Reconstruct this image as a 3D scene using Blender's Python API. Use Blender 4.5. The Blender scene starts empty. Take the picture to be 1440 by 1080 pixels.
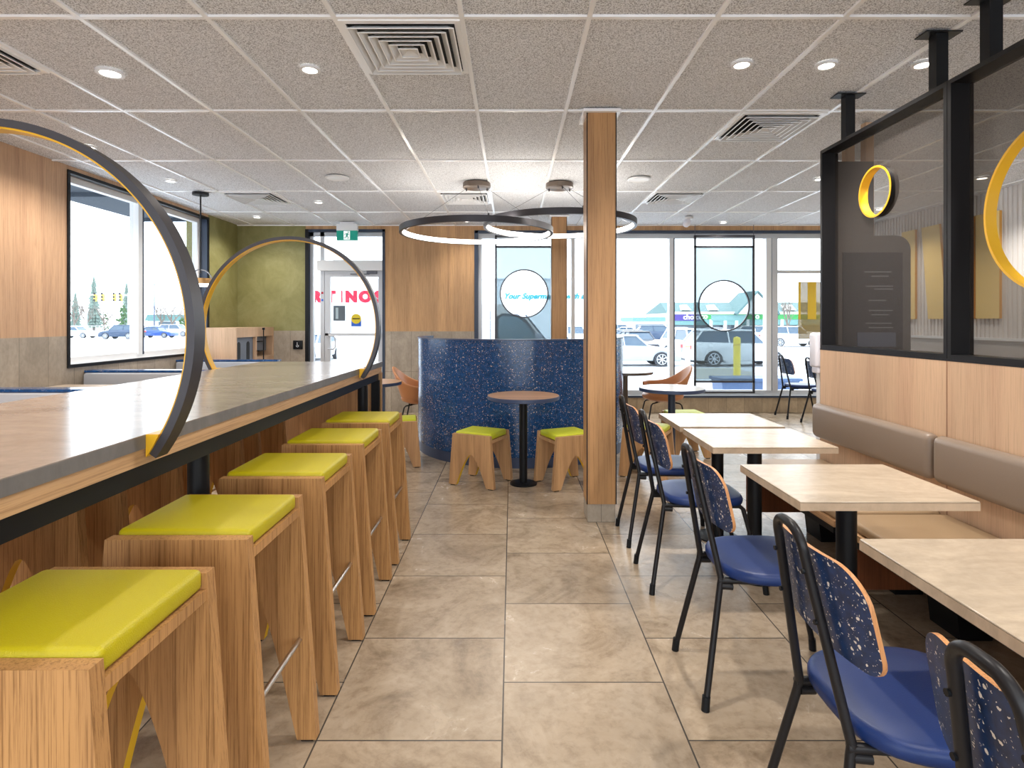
import bpy, bmesh, math, random
from mathutils import Vector, Matrix
S = bpy.context.scene
C = S.collection
PI = math.pi
rnd = random.Random(7)

# ---------------------------------------------------------------- camera, world, exposure
cam = bpy.data.cameras.new('camera'); camo = bpy.data.objects.new('camera', cam); C.objects.link(camo)
EYE = 1.374
camo.location = (0, 0, EYE); camo.rotation_euler = (PI/2, 0, 0)
cam.sensor_width = 36; cam.sensor_fit = 'HORIZONTAL'
cam.lens = 807/1440*36; cam.shift_y = -(540-452.6)/1440
cam.clip_start = 0.02; cam.clip_end = 600
S.camera = camo
w = bpy.data.worlds.new('sky'); S.world = w; w.use_nodes = True
nt = w.node_tree; bg = nt.nodes['Background']
bg.inputs[0].default_value = (0.88, 0.94, 1.0, 1); bg.inputs[1].default_value = 5.2
S.view_settings.view_transform = 'Standard'; S.view_settings.look = 'None'
S.view_settings.exposure = 0.0; S.view_settings.gamma = 1.0; S.view_settings.use_curve_mapping = False
DOWN_W = 96          # watts per downlight
CEIL = EYE + 1.452

# ---------------------------------------------------------------- materials
MATS = {}
def newmat(name):
    m = bpy.data.materials.new(name); m.use_nodes = True; MATS[name] = m
    return m, m.node_tree, m.node_tree.nodes['Principled BSDF']
def P(name, col, rough=.5, metal=0, spec=.5, emit=None, es=0, bump=0, bscale=200, coat=0):
    m, t, b = newmat(name)
    b.inputs['Base Color'].default_value = (*col, 1); b.inputs['Roughness'].default_value = rough
    b.inputs['Metallic'].default_value = metal; b.inputs['Specular IOR Level'].default_value = spec
    b.inputs['Coat Weight'].default_value = coat
    if emit: b.inputs['Emission Color'].default_value = (*emit, 1); b.inputs['Emission Strength'].default_value = es
    if bump:
        tc = t.nodes.new('ShaderNodeTexCoord'); n = t.nodes.new('ShaderNodeTexNoise'); n.inputs['Scale'].default_value = bscale
        bp = t.nodes.new('ShaderNodeBump'); bp.inputs['Strength'].default_value = bump; bp.inputs['Distance'].default_value = .002
        t.links.new(tc.outputs['Object'], n.inputs['Vector']); t.links.new(n.outputs['Fac'], bp.inputs['Height'])
        t.links.new(bp.outputs[0], b.inputs['Normal'])
    return m
def ramp(t, src, stops):
    r = t.nodes.new('ShaderNodeValToRGB'); e = r.color_ramp.elements
    while len(e) < len(stops): e.new(.5)
    for i, (p, c) in enumerate(stops): e[i].position = p; e[i].color = (*c, 1)
    t.links.new(src, r.inputs[0]); return r.outputs[0]
def mapping(t, scale, rot=(0,0,0), loc=(0,0,0)):
    tc = t.nodes.new('ShaderNodeTexCoord'); mp = t.nodes.new('ShaderNodeMapping')
    mp.inputs['Scale'].default_value = scale; mp.inputs['Rotation'].default_value = rot; mp.inputs['Location'].default_value = loc
    t.links.new(tc.outputs['Object'], mp.inputs[0]); return mp.outputs[0]
def noise(t, vec, scale, detail=6, rough=.6, dist=0):
    n = t.nodes.new('ShaderNodeTexNoise'); n.inputs['Scale'].default_value = scale; n.inputs['Detail'].default_value = detail
    n.inputs['Roughness'].default_value = rough; n.inputs['Distortion'].default_value = dist
    if vec: t.links.new(vec, n.inputs['Vector'])
    return n.outputs['Fac']
def mixc(t, f, a, b, mode='MIX'):
    n = t.nodes.new('ShaderNodeMix'); n.data_type = 'RGBA'; n.blend_type = mode
    for s, v in ((0, f), (6, a), (7, b)):
        if hasattr(v, 'is_output'): t.links.new(v, n.inputs[s])
        elif s == 0: n.inputs[0].default_value = v
        else: n.inputs[s].default_value = (*v, 1)
    return n.outputs[2]
def mth(t, op, a, b=0.0):
    n = t.nodes.new('ShaderNodeMath'); n.operation = op
    for i, v in enumerate((a, b)):
        if hasattr(v, 'is_output'): t.links.new(v, n.inputs[i])
        else: n.inputs[i].default_value = v
    return n.outputs[0]
def wood(name, c, axis='z', rough=.45, fine=1.0, contrast=.35, gf=.6):
    m, t, b = newmat(name)
    k = {'z': (1, 1, .045), 'y': (1, .045, 1), 'x': (.045, 1, 1)}[axis]
    v = mapping(t, k)
    n1 = noise(t, v, 9*fine, 3, .55, .6); n2 = noise(t, mapping(t, tuple(1 if x == 1 else .016 for x in k)), 190*fine, 5, .75, .3); n3 = noise(t, v, 3.2*fine, 2, .5)
    dk = tuple(x*(1-contrast)*(.94 if i else 1) for i, x in enumerate(c)); lt = tuple(min(1, x*(1+contrast*.55)) for x in c)
    a = ramp(t, n1, [(.25, dk), (.5, c), (.78, lt)])
    g = ramp(t, n2, [(.36, (.48, .42, .36)), (.52, (1, 1, 1))])
    h = ramp(t, n3, [(.3, (.86, .85, .84)), (.7, (1.08, 1.06, 1.04))])
    o = mixc(t, gf, a, g, 'MULTIPLY'); o = mixc(t, 1, o, h, 'MULTIPLY')
    t.links.new(o, b.inputs['Base Color']); b.inputs['Roughness'].default_value = rough; b.inputs['Specular IOR Level'].default_value = .35
    return m
oak = wood('oak_laminate', (.56, .335, .165), 'z')
oak_y = wood('oak_laminate_y', (.58, .36, .19), 'y')
oakp = wood('oak_panel', (.64, .44, .29), 'z', contrast=.12, gf=.4)
oakl = wood('oak_left', (.56, .355, .215), 'z', contrast=.2)
oakb = wood('oak_back', (.56, .34, .17), 'z', contrast=.3)
oakd = wood('oak_column', (.46, .255, .11), 'z', contrast=.3)
oaks = wood('oak_stool', (.46, .245, .092), 'z', fine=1.1, contrast=.32, gf=.95)
walnut = wood('red_walnut', (.22, .075, .03), 'z')
oak_top = wood('oak_round_top', (.56, .33, .19), 'x', rough=.35)
black = P('black_metal', (.007, .008, .010), .42, spec=.22)
blackm = P('black_mesh_frame', (.011, .0105, .012), .38, spec=.28)
grey_m = P('grey_metal', (.12, .13, .15), .35, .6)
bluegrey = P('dark_blue_frame', (.02, .035, .07), .4)
ringdark = P('ring_charcoal', (.05, .048, .056), .42, .3)
yellowp = P('yellow_paint', (.72, .40, .015), .35)
yellowe = P('yellow_edge', (.80, .50, .01), .45)
vinyl = P('lime_vinyl', (.47, .39, .003), .42, bump=.5, bscale=420)
vinyl2 = P('lime_vinyl_low', (.60, .64, .02), .45, bump=.3, bscale=420)
taupe = P('taupe_vinyl', (.245, .185, .14), .38, bump=.15, bscale=300)
tanv = P('tan_seat', (.36, .245, .14), .42, bump=.15, bscale=300)
greyv = P('grey_vinyl', (.42, .43, .46), .45)
bluev = P('navy_vinyl', (.007, .026, .12), .42, spec=.35, bump=.15, bscale=350)
leather = P('tan_leather', (.48, .19, .065), .42, bump=.2, bscale=300)
whitem = P('white_metal', (.78, .79, .8), .4)
alum = P('aluminium', (.55, .57, .6), .4, .3)
chrome = P('brushed_steel', (.62, .58, .54), .28, 1)
gridm = P('ceiling_grid_white', (.93, .94, .95), .22)
darkhole = P('dark_void', (.01, .012, .015), .7)
greyc = P('waste_door_grey', (.15, .17, .21), .45)
kick = P('kickplate_blue_grey', (.05, .075, .15), .35)
green_sign = P('exit_green', (.0, .24, .17), .5, emit=(0, .3, .22), es=.3)
white_sign = P('sign_white', (.9, .95, .95), .5, emit=(1, 1, 1), es=.5)
plastic = P('white_plastic', (.75, .74, .8), .4)
glow = P('lamp_glow', (1, 1, 1), .5, emit=(1, .93, .82), es=9)
ledm = P('led_diffuser', (1, 1, 1), .5, emit=(1, .94, .86), es=5.5)
ply = wood('plywood_edge', (.58, .28, .11), 'z', contrast=.2)
# stone laminate
def stone(name, c, rough=.35, sc=3.0, con=.18, spec=.5):
    m, t, b = newmat(name); v = mapping(t, (1, 1, 1))
    n1 = noise(t, mapping(t, (1, 2.5, 1)), sc, 9, .68, 1.2); n2 = noise(t, v, sc*14, 4, .6)
    dk = tuple(x*(1-con) for x in c); lt = tuple(min(1, x*(1+con)) for x in c)
    o = mixc(t, .5, ramp(t, n1, [(.32, dk), (.5, c), (.68, lt)]), ramp(t, n2, [(.35, (.88, .87, .85)), (.6, (1, 1, 1))]), 'MULTIPLY')
    t.links.new(o, b.inputs['Base Color']); b.inputs['Roughness'].default_value = rough; b.inputs['Specular IOR Level'].default_value = spec
    return m
stone_bar = stone('stone_bar_top', (.34, .295, .26), .2, spec=.65)
stone_edge = stone('stone_bar_edge', (.17, .16, .155), .45)
stone_tab = stone('stone_table_top', (.52, .425, .32), .27)
tab_edge = stone('table_edge', (.56, .42, .29), .5)
def speckle(name, base, dens, scale, size, rough, fleck=(.8, .74, .66)):
    m, t, b = newmat(name)
    tc = t.nodes.new('ShaderNodeTexCoord'); nz = t.nodes.new('ShaderNodeTexNoise'); nz.inputs['Scale'].default_value = scale*1.3
    t.links.new(tc.outputs['Object'], nz.inputs['Vector'])
    vm = t.nodes.new('ShaderNodeVectorMath'); vm.operation = 'MULTIPLY_ADD'
    t.links.new(nz.outputs['Color'], vm.inputs[0]); vm.inputs[1].default_value = (1.1/scale,)*3; t.links.new(tc.outputs['Object'], vm.inputs[2])
    masks = None
    for k, (s, th) in enumerate(((scale, size), (scale*2.1, size*.85))):
        vo = t.nodes.new('ShaderNodeTexVoronoi'); vo.inputs['Scale'].default_value = s; t.links.new(vm.outputs[0], vo.inputs['Vector'])
        sx = t.nodes.new('ShaderNodeSeparateColor'); t.links.new(vo.outputs['Color'], sx.inputs[0])
        thr = mth(t, 'MULTIPLY', sx.outputs[1], th*1.6)
        a = mth(t, 'LESS_THAN', vo.outputs['Distance'], thr); c = mth(t, 'LESS_THAN', sx.outputs[0], dens)
        q = mth(t, 'MULTIPLY', a, c)
        masks = q if masks is None else mth(t, 'MAXIMUM', masks, q)
    n = noise(t, tc.outputs['Object'], scale*.5, 3)
    o = mixc(t, masks, ramp(t, n, [(.3, tuple(x*.6 for x in base)), (.7, tuple(x*1.4 for x in base))]), fleck)
    t.links.new(o, b.inputs['Base Color']); b.inputs['Roughness'].default_value = rough
    return m
spk_chair = speckle('navy_speckle_chair', (.006, .028, .10), .40, 84, .25, .36)
spk_booth = speckle('navy_speckle_booth', (.010, .065, .20), .5, 70, .22, .2, (.72, .64, .54))
# floor
def floor_mat():
    m, t, b = newmat('stone_floor_tile')
    tc = t.nodes.new('ShaderNodeTexCoord'); sp = t.nodes.new('ShaderNodeSeparateXYZ'); t.links.new(tc.outputs['Object'], sp.inputs[0])
    cb = t.nodes.new('ShaderNodeCombineXYZ')
    t.links.new(mth(t, 'ADD', sp.outputs[1], 20*.61-.053), cb.inputs[0]); t.links.new(mth(t, 'ADD', sp.outputs[0], 20*.61+.032), cb.inputs[1])
    br = t.nodes.new('ShaderNodeTexBrick'); t.links.new(cb.outputs[0], br.inputs['Vector'])
    br.offset = .5; br.offset_frequency = 2; br.squash = 1
    for k, v in (('Scale', 1), ('Mortar Size', .003), ('Mortar Smooth', .1), ('Bias', 0), ('Brick Width', .61), ('Row Height', .61)): br.inputs[k].default_value = v
    br.inputs['Color1'].default_value = (.0, 0, 0, 1); br.inputs['Color2'].default_value = (1, 1, 1, 1); br.inputs['Mortar'].default_value = (.5, .5, .5, 1)
    sx = t.nodes.new('ShaderNodeSeparateColor'); t.links.new(br.outputs['Color'], sx.inputs[0])
    off = t.nodes.new('ShaderNodeCombineXYZ'); t.links.new(mth(t, 'MULTIPLY', sx.outputs[0], 37.), off.inputs[0]); t.links.new(mth(t, 'MULTIPLY', sx.outputs[0], 11.), off.inputs[2])
    va = t.nodes.new('ShaderNodeVectorMath'); t.links.new(tc.outputs['Object'], va.inputs[0]); t.links.new(off.outputs[0], va.inputs[1])
    n1 = noise(t, va.outputs[0], 2.6, 10, .66, .9); n2 = noise(t, va.outputs[0], 26, 5, .65, .3)
    c = ramp(t, n1, [(.3, (.235, .175, .12)), (.48, (.40, .315, .225)), (.7, (.52, .425, .32))])
    c = mixc(t, .75, c, ramp(t, n2, [(.3, (.72, .69, .66)), (.55, (1, 1, 1))]), 'MULTIPLY')
    tint = ramp(t, sx.outputs[0], [(0, (.88, .88, .88)), (1, (1.06, 1.05, 1.03))])
    c = mixc(t, 1, c, tint, 'MULTIPLY')
    c = mixc(t, br.outputs['Fac'], c, (.07, .06, .05))
    t.links.new(c, b.inputs['Base Color'])
    r = t.nodes.new('ShaderNodeMapRange'); t.links.new(n1, r.inputs[0]); r.inputs[3].default_value = .16; r.inputs[4].default_value = .34
    t.links.new(r.outputs[0], b.inputs['Roughness'])
    bp = t.nodes.new('ShaderNodeBump'); bp.inputs['Strength'].default_value = .25; bp.inputs['Distance'].default_value = .003
    t.links.new(n2, bp.inputs['Height']); t.links.new(bp.outputs[0], b.inputs['Normal'])
    return m
floor_m = floor_mat()
def ceil_mat():
    m, t, b = newmat('speckled_ceiling_tile'); v = mapping(t, (1, 1, 1))
    n = noise(t, v, 150, 3, .6); n2 = noise(t, v, 2, 3)
    c = ramp(t, n, [(.38, (.31, .315, .33)), (.5, (.72, .735, .765)), (.62, (.86, .875, .90))])
    t.links.new(c, b.inputs['Base Color']); b.inputs['Roughness'].default_value = .95
    bp = t.nodes.new('ShaderNodeBump'); bp.inputs['Strength'].default_value = .5; bp.inputs['Distance'].default_value = .004
    t.links.new(n, bp.inputs['Height']); t.links.new(bp.outputs[0], b.inputs['Normal'])
    return m
ceil_m = ceil_mat()
def walltile(name, c, w_, axis, off=0):
    """vertical stone tiles with thin joints every w_ metres along axis"""
    m, t, b = newmat(name); tc = t.nodes.new('ShaderNodeTexCoord'); sp = t.nodes.new('ShaderNodeSeparateXYZ'); t.links.new(tc.outputs['Object'], sp.inputs[0])
    u = mth(t, 'DIVIDE', mth(t, 'ADD', sp.outputs['XYZ'.index(axis)], 50*w_+off), w_)
    fr = mth(t, 'FRACT', u); j = mth(t, 'LESS_THAN', fr, .004/w_)
    z = mth(t, 'FRACT', mth(t, 'DIVIDE', sp.outputs[2], .62)); jz = mth(t, 'LESS_THAN', z, .006)
    j = mth(t, 'MAXIMUM', j, jz)
    fl = mth(t, 'FLOOR', u); wn = t.nodes.new('ShaderNodeTexWhiteNoise'); wn.noise_dimensions = '1D'; t.links.new(fl, wn.inputs['W'])
    v = mapping(t, (1, 1, .6)); n1 = noise(t, v, 4, 8, .65, .8); n2 = noise(t, v, 45, 4)
    dk = tuple(x*.78 for x in c); lt = tuple(x*1.2 for x in c)
    o = mixc(t, .6, ramp(t, n1, [(.3, dk), (.7, lt)]), ramp(t, n2, [(.35, (.8, .79, .77)), (.6, (1, 1, 1))]), 'MULTIPLY')
    o = mixc(t, 1, o, ramp(t, wn.outputs[0], [(0, (.88, .88, .88)), (1, (1.08, 1.08, 1.08))]), 'MULTIPLY')
    o = mixc(t, j, o, tuple(x*.35 for x in c))
    t.links.new(o, b.inputs['Base Color']); b.inputs['Roughness'].default_value = .5
    return m
tile_l = walltile('tile_left', (.36, .30, .235), .305, 'Y', .05)
tile_b = walltile('tile_back', (.40, .34, .27), .305, 'X', .0)
tile_sill = walltile('tile_sill', (.45, .34, .215), .27, 'X', .0)
def greenplaster():
    m, t, b = newmat('olive_plaster'); v = mapping(t, (1, 1, 1)); n = noise(t, v, 2.2, 9, .7, .8)
    c = ramp(t, n, [(.3, (.165, .15, .045)), (.5, (.225, .21, .075)), (.7, (.29, .275, .12))])
    t.links.new(c, b.inputs['Base Color']); b.inputs['Roughness'].default_value = .6; return m
olive = greenplaster()
def alpha_mat(name, col, trans, rough=.5, tint=(1, 1, 1)):
    m = bpy.data.materials.new(name); m.use_nodes = True; t = m.node_tree; t.nodes.clear()
    o = t.nodes.new('ShaderNodeOutputMaterial'); mx = t.nodes.new('ShaderNodeMixShader'); tr = t.nodes.new('ShaderNodeBsdfTransparent')
    b = t.nodes.new('ShaderNodeBsdfPrincipled'); b.inputs['Base Color'].default_value = (*col, 1); b.inputs['Roughness'].default_value = rough
    tr.inputs[0].default_value = (*tint, 1); mx.inputs[0].default_value = 1-trans
    t.links.new(tr.outputs[0], mx.inputs[1]); t.links.new(b.outputs[0], mx.inputs[2]); t.links.new(mx.outputs[0], o.inputs[0])
    return m
glass = alpha_mat('window_glass', (.5, .55, .6), .955, .03, (.97, .99, 1))
frost = alpha_mat('frosted_art_panel', (.62, .78, .88), .86, .7, (.23, .275, .29))
meshm = alpha_mat('black_wire_mesh', (.03, .024, .021), .29, .6, (1, .95, .88))
sheet = alpha_mat('printed_poster_film', (.30, .22, .05), .3, .6)
# exterior
asphalt = P('asphalt', (.55, .57, .6), .9)
asph_d = P('asphalt_island', (.30, .32, .36), .9)
ywl = P('yellow_line', (.75, .62, .2), .8)
bollm = P('bollard_yellow', (.80, .62, .06), .5)
bollp = P('bollard_pale', (.75, .66, .45), .5)
planter_m = P('planter_blue', (.05, .10, .22), .5)
store_m = P('store_white', (.78, .82, .86), .8)
red_m = P('sign_red', (.42, .006, .03), .6, spec=.2)
teal_m = P('sign_teal', (.01, .22, .28), .6, spec=.2)
roofg = P('roof_green', (.07, .14, .145), .8)
plaza_w = P('plaza_cream', (.75, .75, .72), .8)
purple = P('sign_purple', (.045, .025, .22), .5)
greenf = P('sign_green', (.015, .24, .05), .5)
tealf = P('fascia_teal', (.12, .25, .25), .7)
shopg = P('shop_glass', (.12, .16, .2), .2)
tyre = P('tyre', (.03, .035, .045), .8)
rimm = P('alloy_rim', (.5, .53, .58), .35, .5)
carglass = P('car_glass', (.05, .09, .14), .08)
lampred = P('tail_lamp_red', (.5, .03, .03), .3)
headl = P('head_lamp', (.6, .65, .7), .15)
spruce = P('spruce_hazed', (.20, .27, .24), .9)  # distant haze painted in: needles paler and bluer than their own green
shrubm = P('hedge_green', (.05, .11, .04), .9)
bark = P('bark', (.17, .14, .12), .9)
paint = {k: P('car_paint_'+k, c, .25, .2, coat=.5) for k, c in dict(white=(.72, .74, .77), silver=(.36, .40, .46), black=(.015, .02, .035),
         blue=(.03, .09, .35), navy=(.02, .05, .11), grey=(.14, .16, .2), cream=(.6, .6, .58)).items()}

# ---------------------------------------------------------------- mesh builder
class MB:
    def __init__(s): s.bm = bmesh.new(); s.mats = []
    def mi(s, m):
        if m not in s.mats: s.mats.append(m)
        return s.mats.index(m)
    def faces(s, vs, fs, m, smooth=False, mx=None):
        k = s.mi(m); bv = [s.bm.verts.new(mx @ Vector(v) if mx else v) for v in vs]; out = []
        for f in fs:
            try: q = s.bm.faces.new([bv[i] for i in f])
            except ValueError: continue
            q.material_index = k; q.smooth = smooth; out.append(q)
        return out
    def box(s, a, b, m, mx=None, bev=0, seg=2, smooth=None):
        x0, y0, z0 = a; x1, y1, z1 = b
        vs = [(x0,y0,z0),(x1,y0,z0),(x1,y1,z0),(x0,y1,z0),(x0,y0,z1),(x1,y0,z1),(x1,y1,z1),(x0,y1,z1)]
        fs = s.faces(vs, [(0,3,2,1),(4,5,6,7),(0,1,5,4),(1,2,6,5),(2,3,7,6),(3,0,4,7)], m, False, mx)
        if bev:
            es = list({e for f in fs for e in f.edges})
            r = bmesh.ops.bevel(s.bm, geom=es, offset=bev, segments=seg, profile=.5, affect='EDGES', clamp_overlap=True)
            for f in r['faces']:
                f.smooth = True; f.material_index = s.mi(m)
        return s
    def prism(s, pts, d0, d1, m, plane='xz', mx=None, edge_m=None, edge_idx=None, smooth=False):
        """polygon pts extruded along the remaining axis"""
        def q(p, d): return {'xz': (p[0], d, p[1]), 'xy': (p[0], p[1], d), 'yz': (d, p[0], p[1])}[plane]
        n = len(pts); vs = [q(p, d0) for p in pts] + [q(p, d1) for p in pts]
        k = s.mi(m); bv = [s.bm.verts.new(mx @ Vector(v) if mx else v) for v in vs]
        fl = []
        f1 = s.bm.faces.new(bv[:n]); f2 = s.bm.faces.new(list(reversed(bv[n:]))); fl += [f1, f2]
        for i in range(n):
            j = (i+1) % n; f = s.bm.faces.new([bv[i], bv[n+i], bv[n+j], bv[j]]); f.smooth = smooth
            f.material_index = s.mi(edge_m) if edge_m and (edge_idx is None or i in edge_idx) else k
            if not(edge_m and (edge_idx is None or i in edge_idx)): f.material_index = k
        f1.material_index = f2.material_index = k
        bmesh.ops.recalc_face_normals(s.bm, faces=[f for f in s.bm.faces if any(v in bv for v in f.verts)])
        return s
    def lathe(s, prof, m, c=(0,0,0), n=32, mx=None, smooth=True):
        """prof list of (r,z) around z"""
        vs = []; fs = []
        for r, z in prof:
            for i in range(n):
                a = 2*PI*i/n; vs.append((c[0]+r*math.cos(a), c[1]+r*math.sin(a), c[2]+z))
        for j in range(len(prof)-1):
            for i in range(n):
                k = (i+1) % n; fs.append((j*n+i, j*n+k, (j+1)*n+k, (j+1)*n+i))
        L = len(prof)-1
        if prof[0][0] > 1e-6: fs.append(tuple(reversed(range(n))))
        if prof[-1][0] > 1e-6: fs.append(tuple(range(L*n, L*n+n)))
        ff = s.faces(vs, fs, m, smooth, mx)
        for f in ff:
            if len(f.verts) > 4: f.smooth = False
        return s
    def cyl(s, c, r, h, m, n=24, mx=None, r2=None):
        r2 = r if r2 is None else r2
        vs = [(c[0]+r*math.cos(2*PI*i/n), c[1]+r*math.sin(2*PI*i/n), c[2]) for i in range(n)] + [(c[0]+r2*math.cos(2*PI*i/n), c[1]+r2*math.sin(2*PI*i/n), c[2]+h) for i in range(n)]
        ff = s.faces(vs, [(i, (i+1)%n, n+(i+1)%n, n+i) for i in range(n)] + [tuple(reversed(range(n))), tuple(range(n, 2*n))], m, True, mx)
        for f in ff[-2:]: f.smooth = False
        return s
    def tube(s, pts, r, m, n=10, mx=None, closed=False, rs=None):
        P_ = [Vector(p) for p in pts]; L = len(P_); vs = []; fs = []
        up = None
        for i, p in enumerate(P_):
            if closed: t = (P_[(i+1)%L]-P_[i-1]).normalized()
            else: t = (P_[min(i+1, L-1)]-P_[max(i-1, 0)]).normalized()
            if up is None:
                up = Vector((0,0,1)) if abs(t.z) < .9 else Vector((1,0,0))
            a = t.cross(up).normalized(); up = a.cross(t).normalized()
            rr = rs[i] if rs else r
            for k in range(n):
                an = 2*PI*k/n; vs.append(tuple(p + rr*(math.cos(an)*a + math.sin(an)*up)))
        for i in range(L if closed else L-1):
            j = (i+1) % L
            for k in range(n):
                l = (k+1) % n; fs.append((i*n+k, i*n+l, j*n+l, j*n+k))
        if not closed: fs += [tuple(reversed(range(n))), tuple(range((L-1)*n, L*n))]
        s.faces(vs, fs, m, True, mx); return s
    def band(s, cen, axis, ri, ro, d0, d1, m, m_in=None, a0=0, a1=2*PI, n=96, m_face=None):
        """annular band; axis 'y' (circle in xz), 'x' (circle in yz), 'z' (circle in xy)"""
        full = abs(a1-a0-2*PI) < 1e-6; N = n if full else n+1; vs = []
        for i in range(N):
            a = a0+(a1-a0)*i/n; c_, s_ = math.cos(a), math.sin(a)
            for r, d in ((ri, d0), (ro, d0), (ro, d1), (ri, d1)):
                if axis == 'y': vs.append((cen[0]+r*c_, cen[1]+d, cen[2]+r*s_))
                elif axis == 'x': vs.append((cen[0]+d, cen[1]+r*c_, cen[2]+r*s_))
                else: vs.append((cen[0]+r*c_, cen[1]+r*s_, cen[2]+d))
        sets = [[], [], [], []]
        for i in range(n):
            j = (i+1) % N
            for k in range(4): sets[k].append((i*4+k, i*4+(k+1)%4, j*4+(k+1)%4, j*4+k))
        k = s.mi(m); bv = [s.bm.verts.new(v) for v in vs]; al = []
        for q, fs in enumerate(sets):
            mm = m_in if (q == 3 and m_in) else (m_face if (m_face and q in (0, 2)) else m)
            for f in fs:
                o = s.bm.faces.new([bv[i] for i in f]); o.material_index = s.mi(mm); o.smooth = q in (1, 3); al.append(o)
        if not full:
            for b0 in (0, (N-1)*4):
                o = s.bm.faces.new([bv[b0+i] for i in range(4)]); o.material_index = k; al.append(o)
        bmesh.ops.recalc_face_normals(s.bm, faces=al); return s
    def build(s, name, parent=None, loc=None, rz=0, sharp=True):
        me = bpy.data.meshes.new(name); s.bm.to_mesh(me); s.bm.free()
        for m in s.mats: me.materials.append(m)
        if sharp:
            try: me.set_sharp_from_angle(angle=math.radians(38))
            except Exception: pass
        o = bpy.data.objects.new(name, me); C.objects.link(o)
        if parent: o.parent = parent
        if loc: o.location = loc
        o.rotation_euler[2] = rz
        return o
def tag(o, label=None, cat=None, group=None, kind=None):
    if label: o['label'] = label
    if cat: o['category'] = cat
    if group: o['group'] = group
    if kind: o['kind'] = kind
    return o
def thing(name, label, cat, loc=(0,0,0), rz=0, group=None):
    o = bpy.data.objects.new(name, None); C.objects.link(o); o.empty_display_size = .1
    o.location = loc; o.rotation_euler[2] = rz
    return tag(o, label, cat, group)
def struct(o): o['kind'] = 'structure'; return o
def kids(o): return [x for x in C.objects if x.parent == o]
def copy_tree(o, parent=None):
    c = o.copy(); C.objects.link(c); c.parent = parent
    for ch in kids(o): copy_tree(ch, c)
    return c
def inst(proto, loc, rz=0, label=None, group=None, first=[None]):
    if not proto.get('_used'): o = proto; proto['_used'] = 1
    else: o = copy_tree(proto)
    o.location = loc; o.rotation_euler[2] = rz
    if label: o['label'] = label
    if group: o['group'] = group
    return o
def text_mesh(txt, size, m, name, parent=None, mx=Matrix(), ext=.01, shear=0, offset=0, align='LEFT', sx=1):
    cu = bpy.data.curves.new(name, 'FONT'); cu.body = txt; cu.size = size; cu.extrude = ext; cu.shear = shear; cu.offset = offset; cu.align_x = align; cu.resolution_u = 4
    ob = bpy.data.objects.new(name, cu); C.objects.link(ob)
    bpy.context.view_layer.update()
    me = bpy.data.meshes.new_from_object(ob.evaluated_get(bpy.context.evaluated_depsgraph_get()))
    bpy.data.objects.remove(ob); bpy.data.curves.remove(cu)
    me.transform(mx @ Matrix.Diagonal((sx, 1, 1, 1))); me.materials.clear(); me.materials.append(m)
    o = bpy.data.objects.new(name, me); C.objects.link(o)
    if parent: o.parent = parent
    return o
def TXT(x, y, z): return Matrix.Translation((x, y, z)) @ Matrix.Rotation(PI/2, 4, 'X')   # faces -Y
def rect_hole(mb, plane, x, a0, a1, z0, z1, ca, cz, r, m, n=64):
    """panel with a round hole; plane 'x' constant x (a=y) or 'y' constant y (a=x)"""
    def q(a, z): return (x, a, z) if plane == 'x' else (a, x, z)
    angs = [2*PI*i/n for i in range(n)] + [math.atan2(z-cz, a-ca) % (2*PI) for a in (a0, a1) for z in (z0, z1)]
    angs = sorted(set(round(t, 6) for t in angs)); vs = []
    for t in angs:
        c_, s_ = math.cos(t), math.sin(t); k = 1e9
        if c_ > 1e-9: k = min(k, (a1-ca)/c_)
        if c_ < -1e-9: k = min(k, (a0-ca)/c_)
        if s_ > 1e-9: k = min(k, (z1-cz)/s_)
        if s_ < -1e-9: k = min(k, (z0-cz)/s_)
        vs += [q(ca+r*c_, cz+r*s_), q(ca+k*c_, cz+k*s_)]
    L = len(angs)
    mb.faces(vs, [(2*i, 2*i+1, 2*((i+1)%L)+1, 2*((i+1)%L)) for i in range(L)], m)

# ---------------------------------------------------------------- room shell
XL, XR, YB, YF = -4.15, 5.38, 8.68, -3.0
b = MB(); b.box((XL-.3, YF-.2, -.2), (XR+.3, YB+.25, 0), floor_m); struct(b.build('floor'))
b = MB(); b.box((XL-.3, YF-.2, CEIL+.012), (XR+.3, YB+.25, CEIL+.3), ceil_m); struct(b.build('ceiling'))
b = MB()
k = -8
while .37+.61*k < XR:
    x = .37+.61*k
    if x > XL: b.box((x-.012, YF, CEIL), (x+.012, YB, CEIL+.03), gridm)
    k += 1
for k in range(-5, 6):
    y = 2.745+1.22*k
    if YF < y < YB: b.box((XL, y-.012, CEIL+.0005), (XR, y+.012, CEIL+.03), gridm)
b.box((XL, YB-.02, CEIL-.002), (XR, YB, CEIL+.02), gridm)
struct(b.build('trim_1'))
WZ = 1.24
# left wall with window opening Y 5.36..7.84, z .953..2.786
b = MB(); T = .3
def lwall(y0, y1, z0, z1, m): b.box((XL-T, y0, z0), (XL, y1, z1), m)
wy0, wy1, wz0, wz1 = 5.36, 7.84, .953, 2.786
for (y0, y1, mu) in ((YF, wy0, oakl), (wy1, YB+.25, olive)):
    lwall(y0, y1, 0, WZ, tile_l); lwall(y0, y1, WZ, CEIL+.012, mu)
lwall(wy0, wy1, 0, wz0, tile_l); lwall(wy0, wy1, wz1, CEIL+.012, oakl)
struct(b.build('wall_left'))
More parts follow.
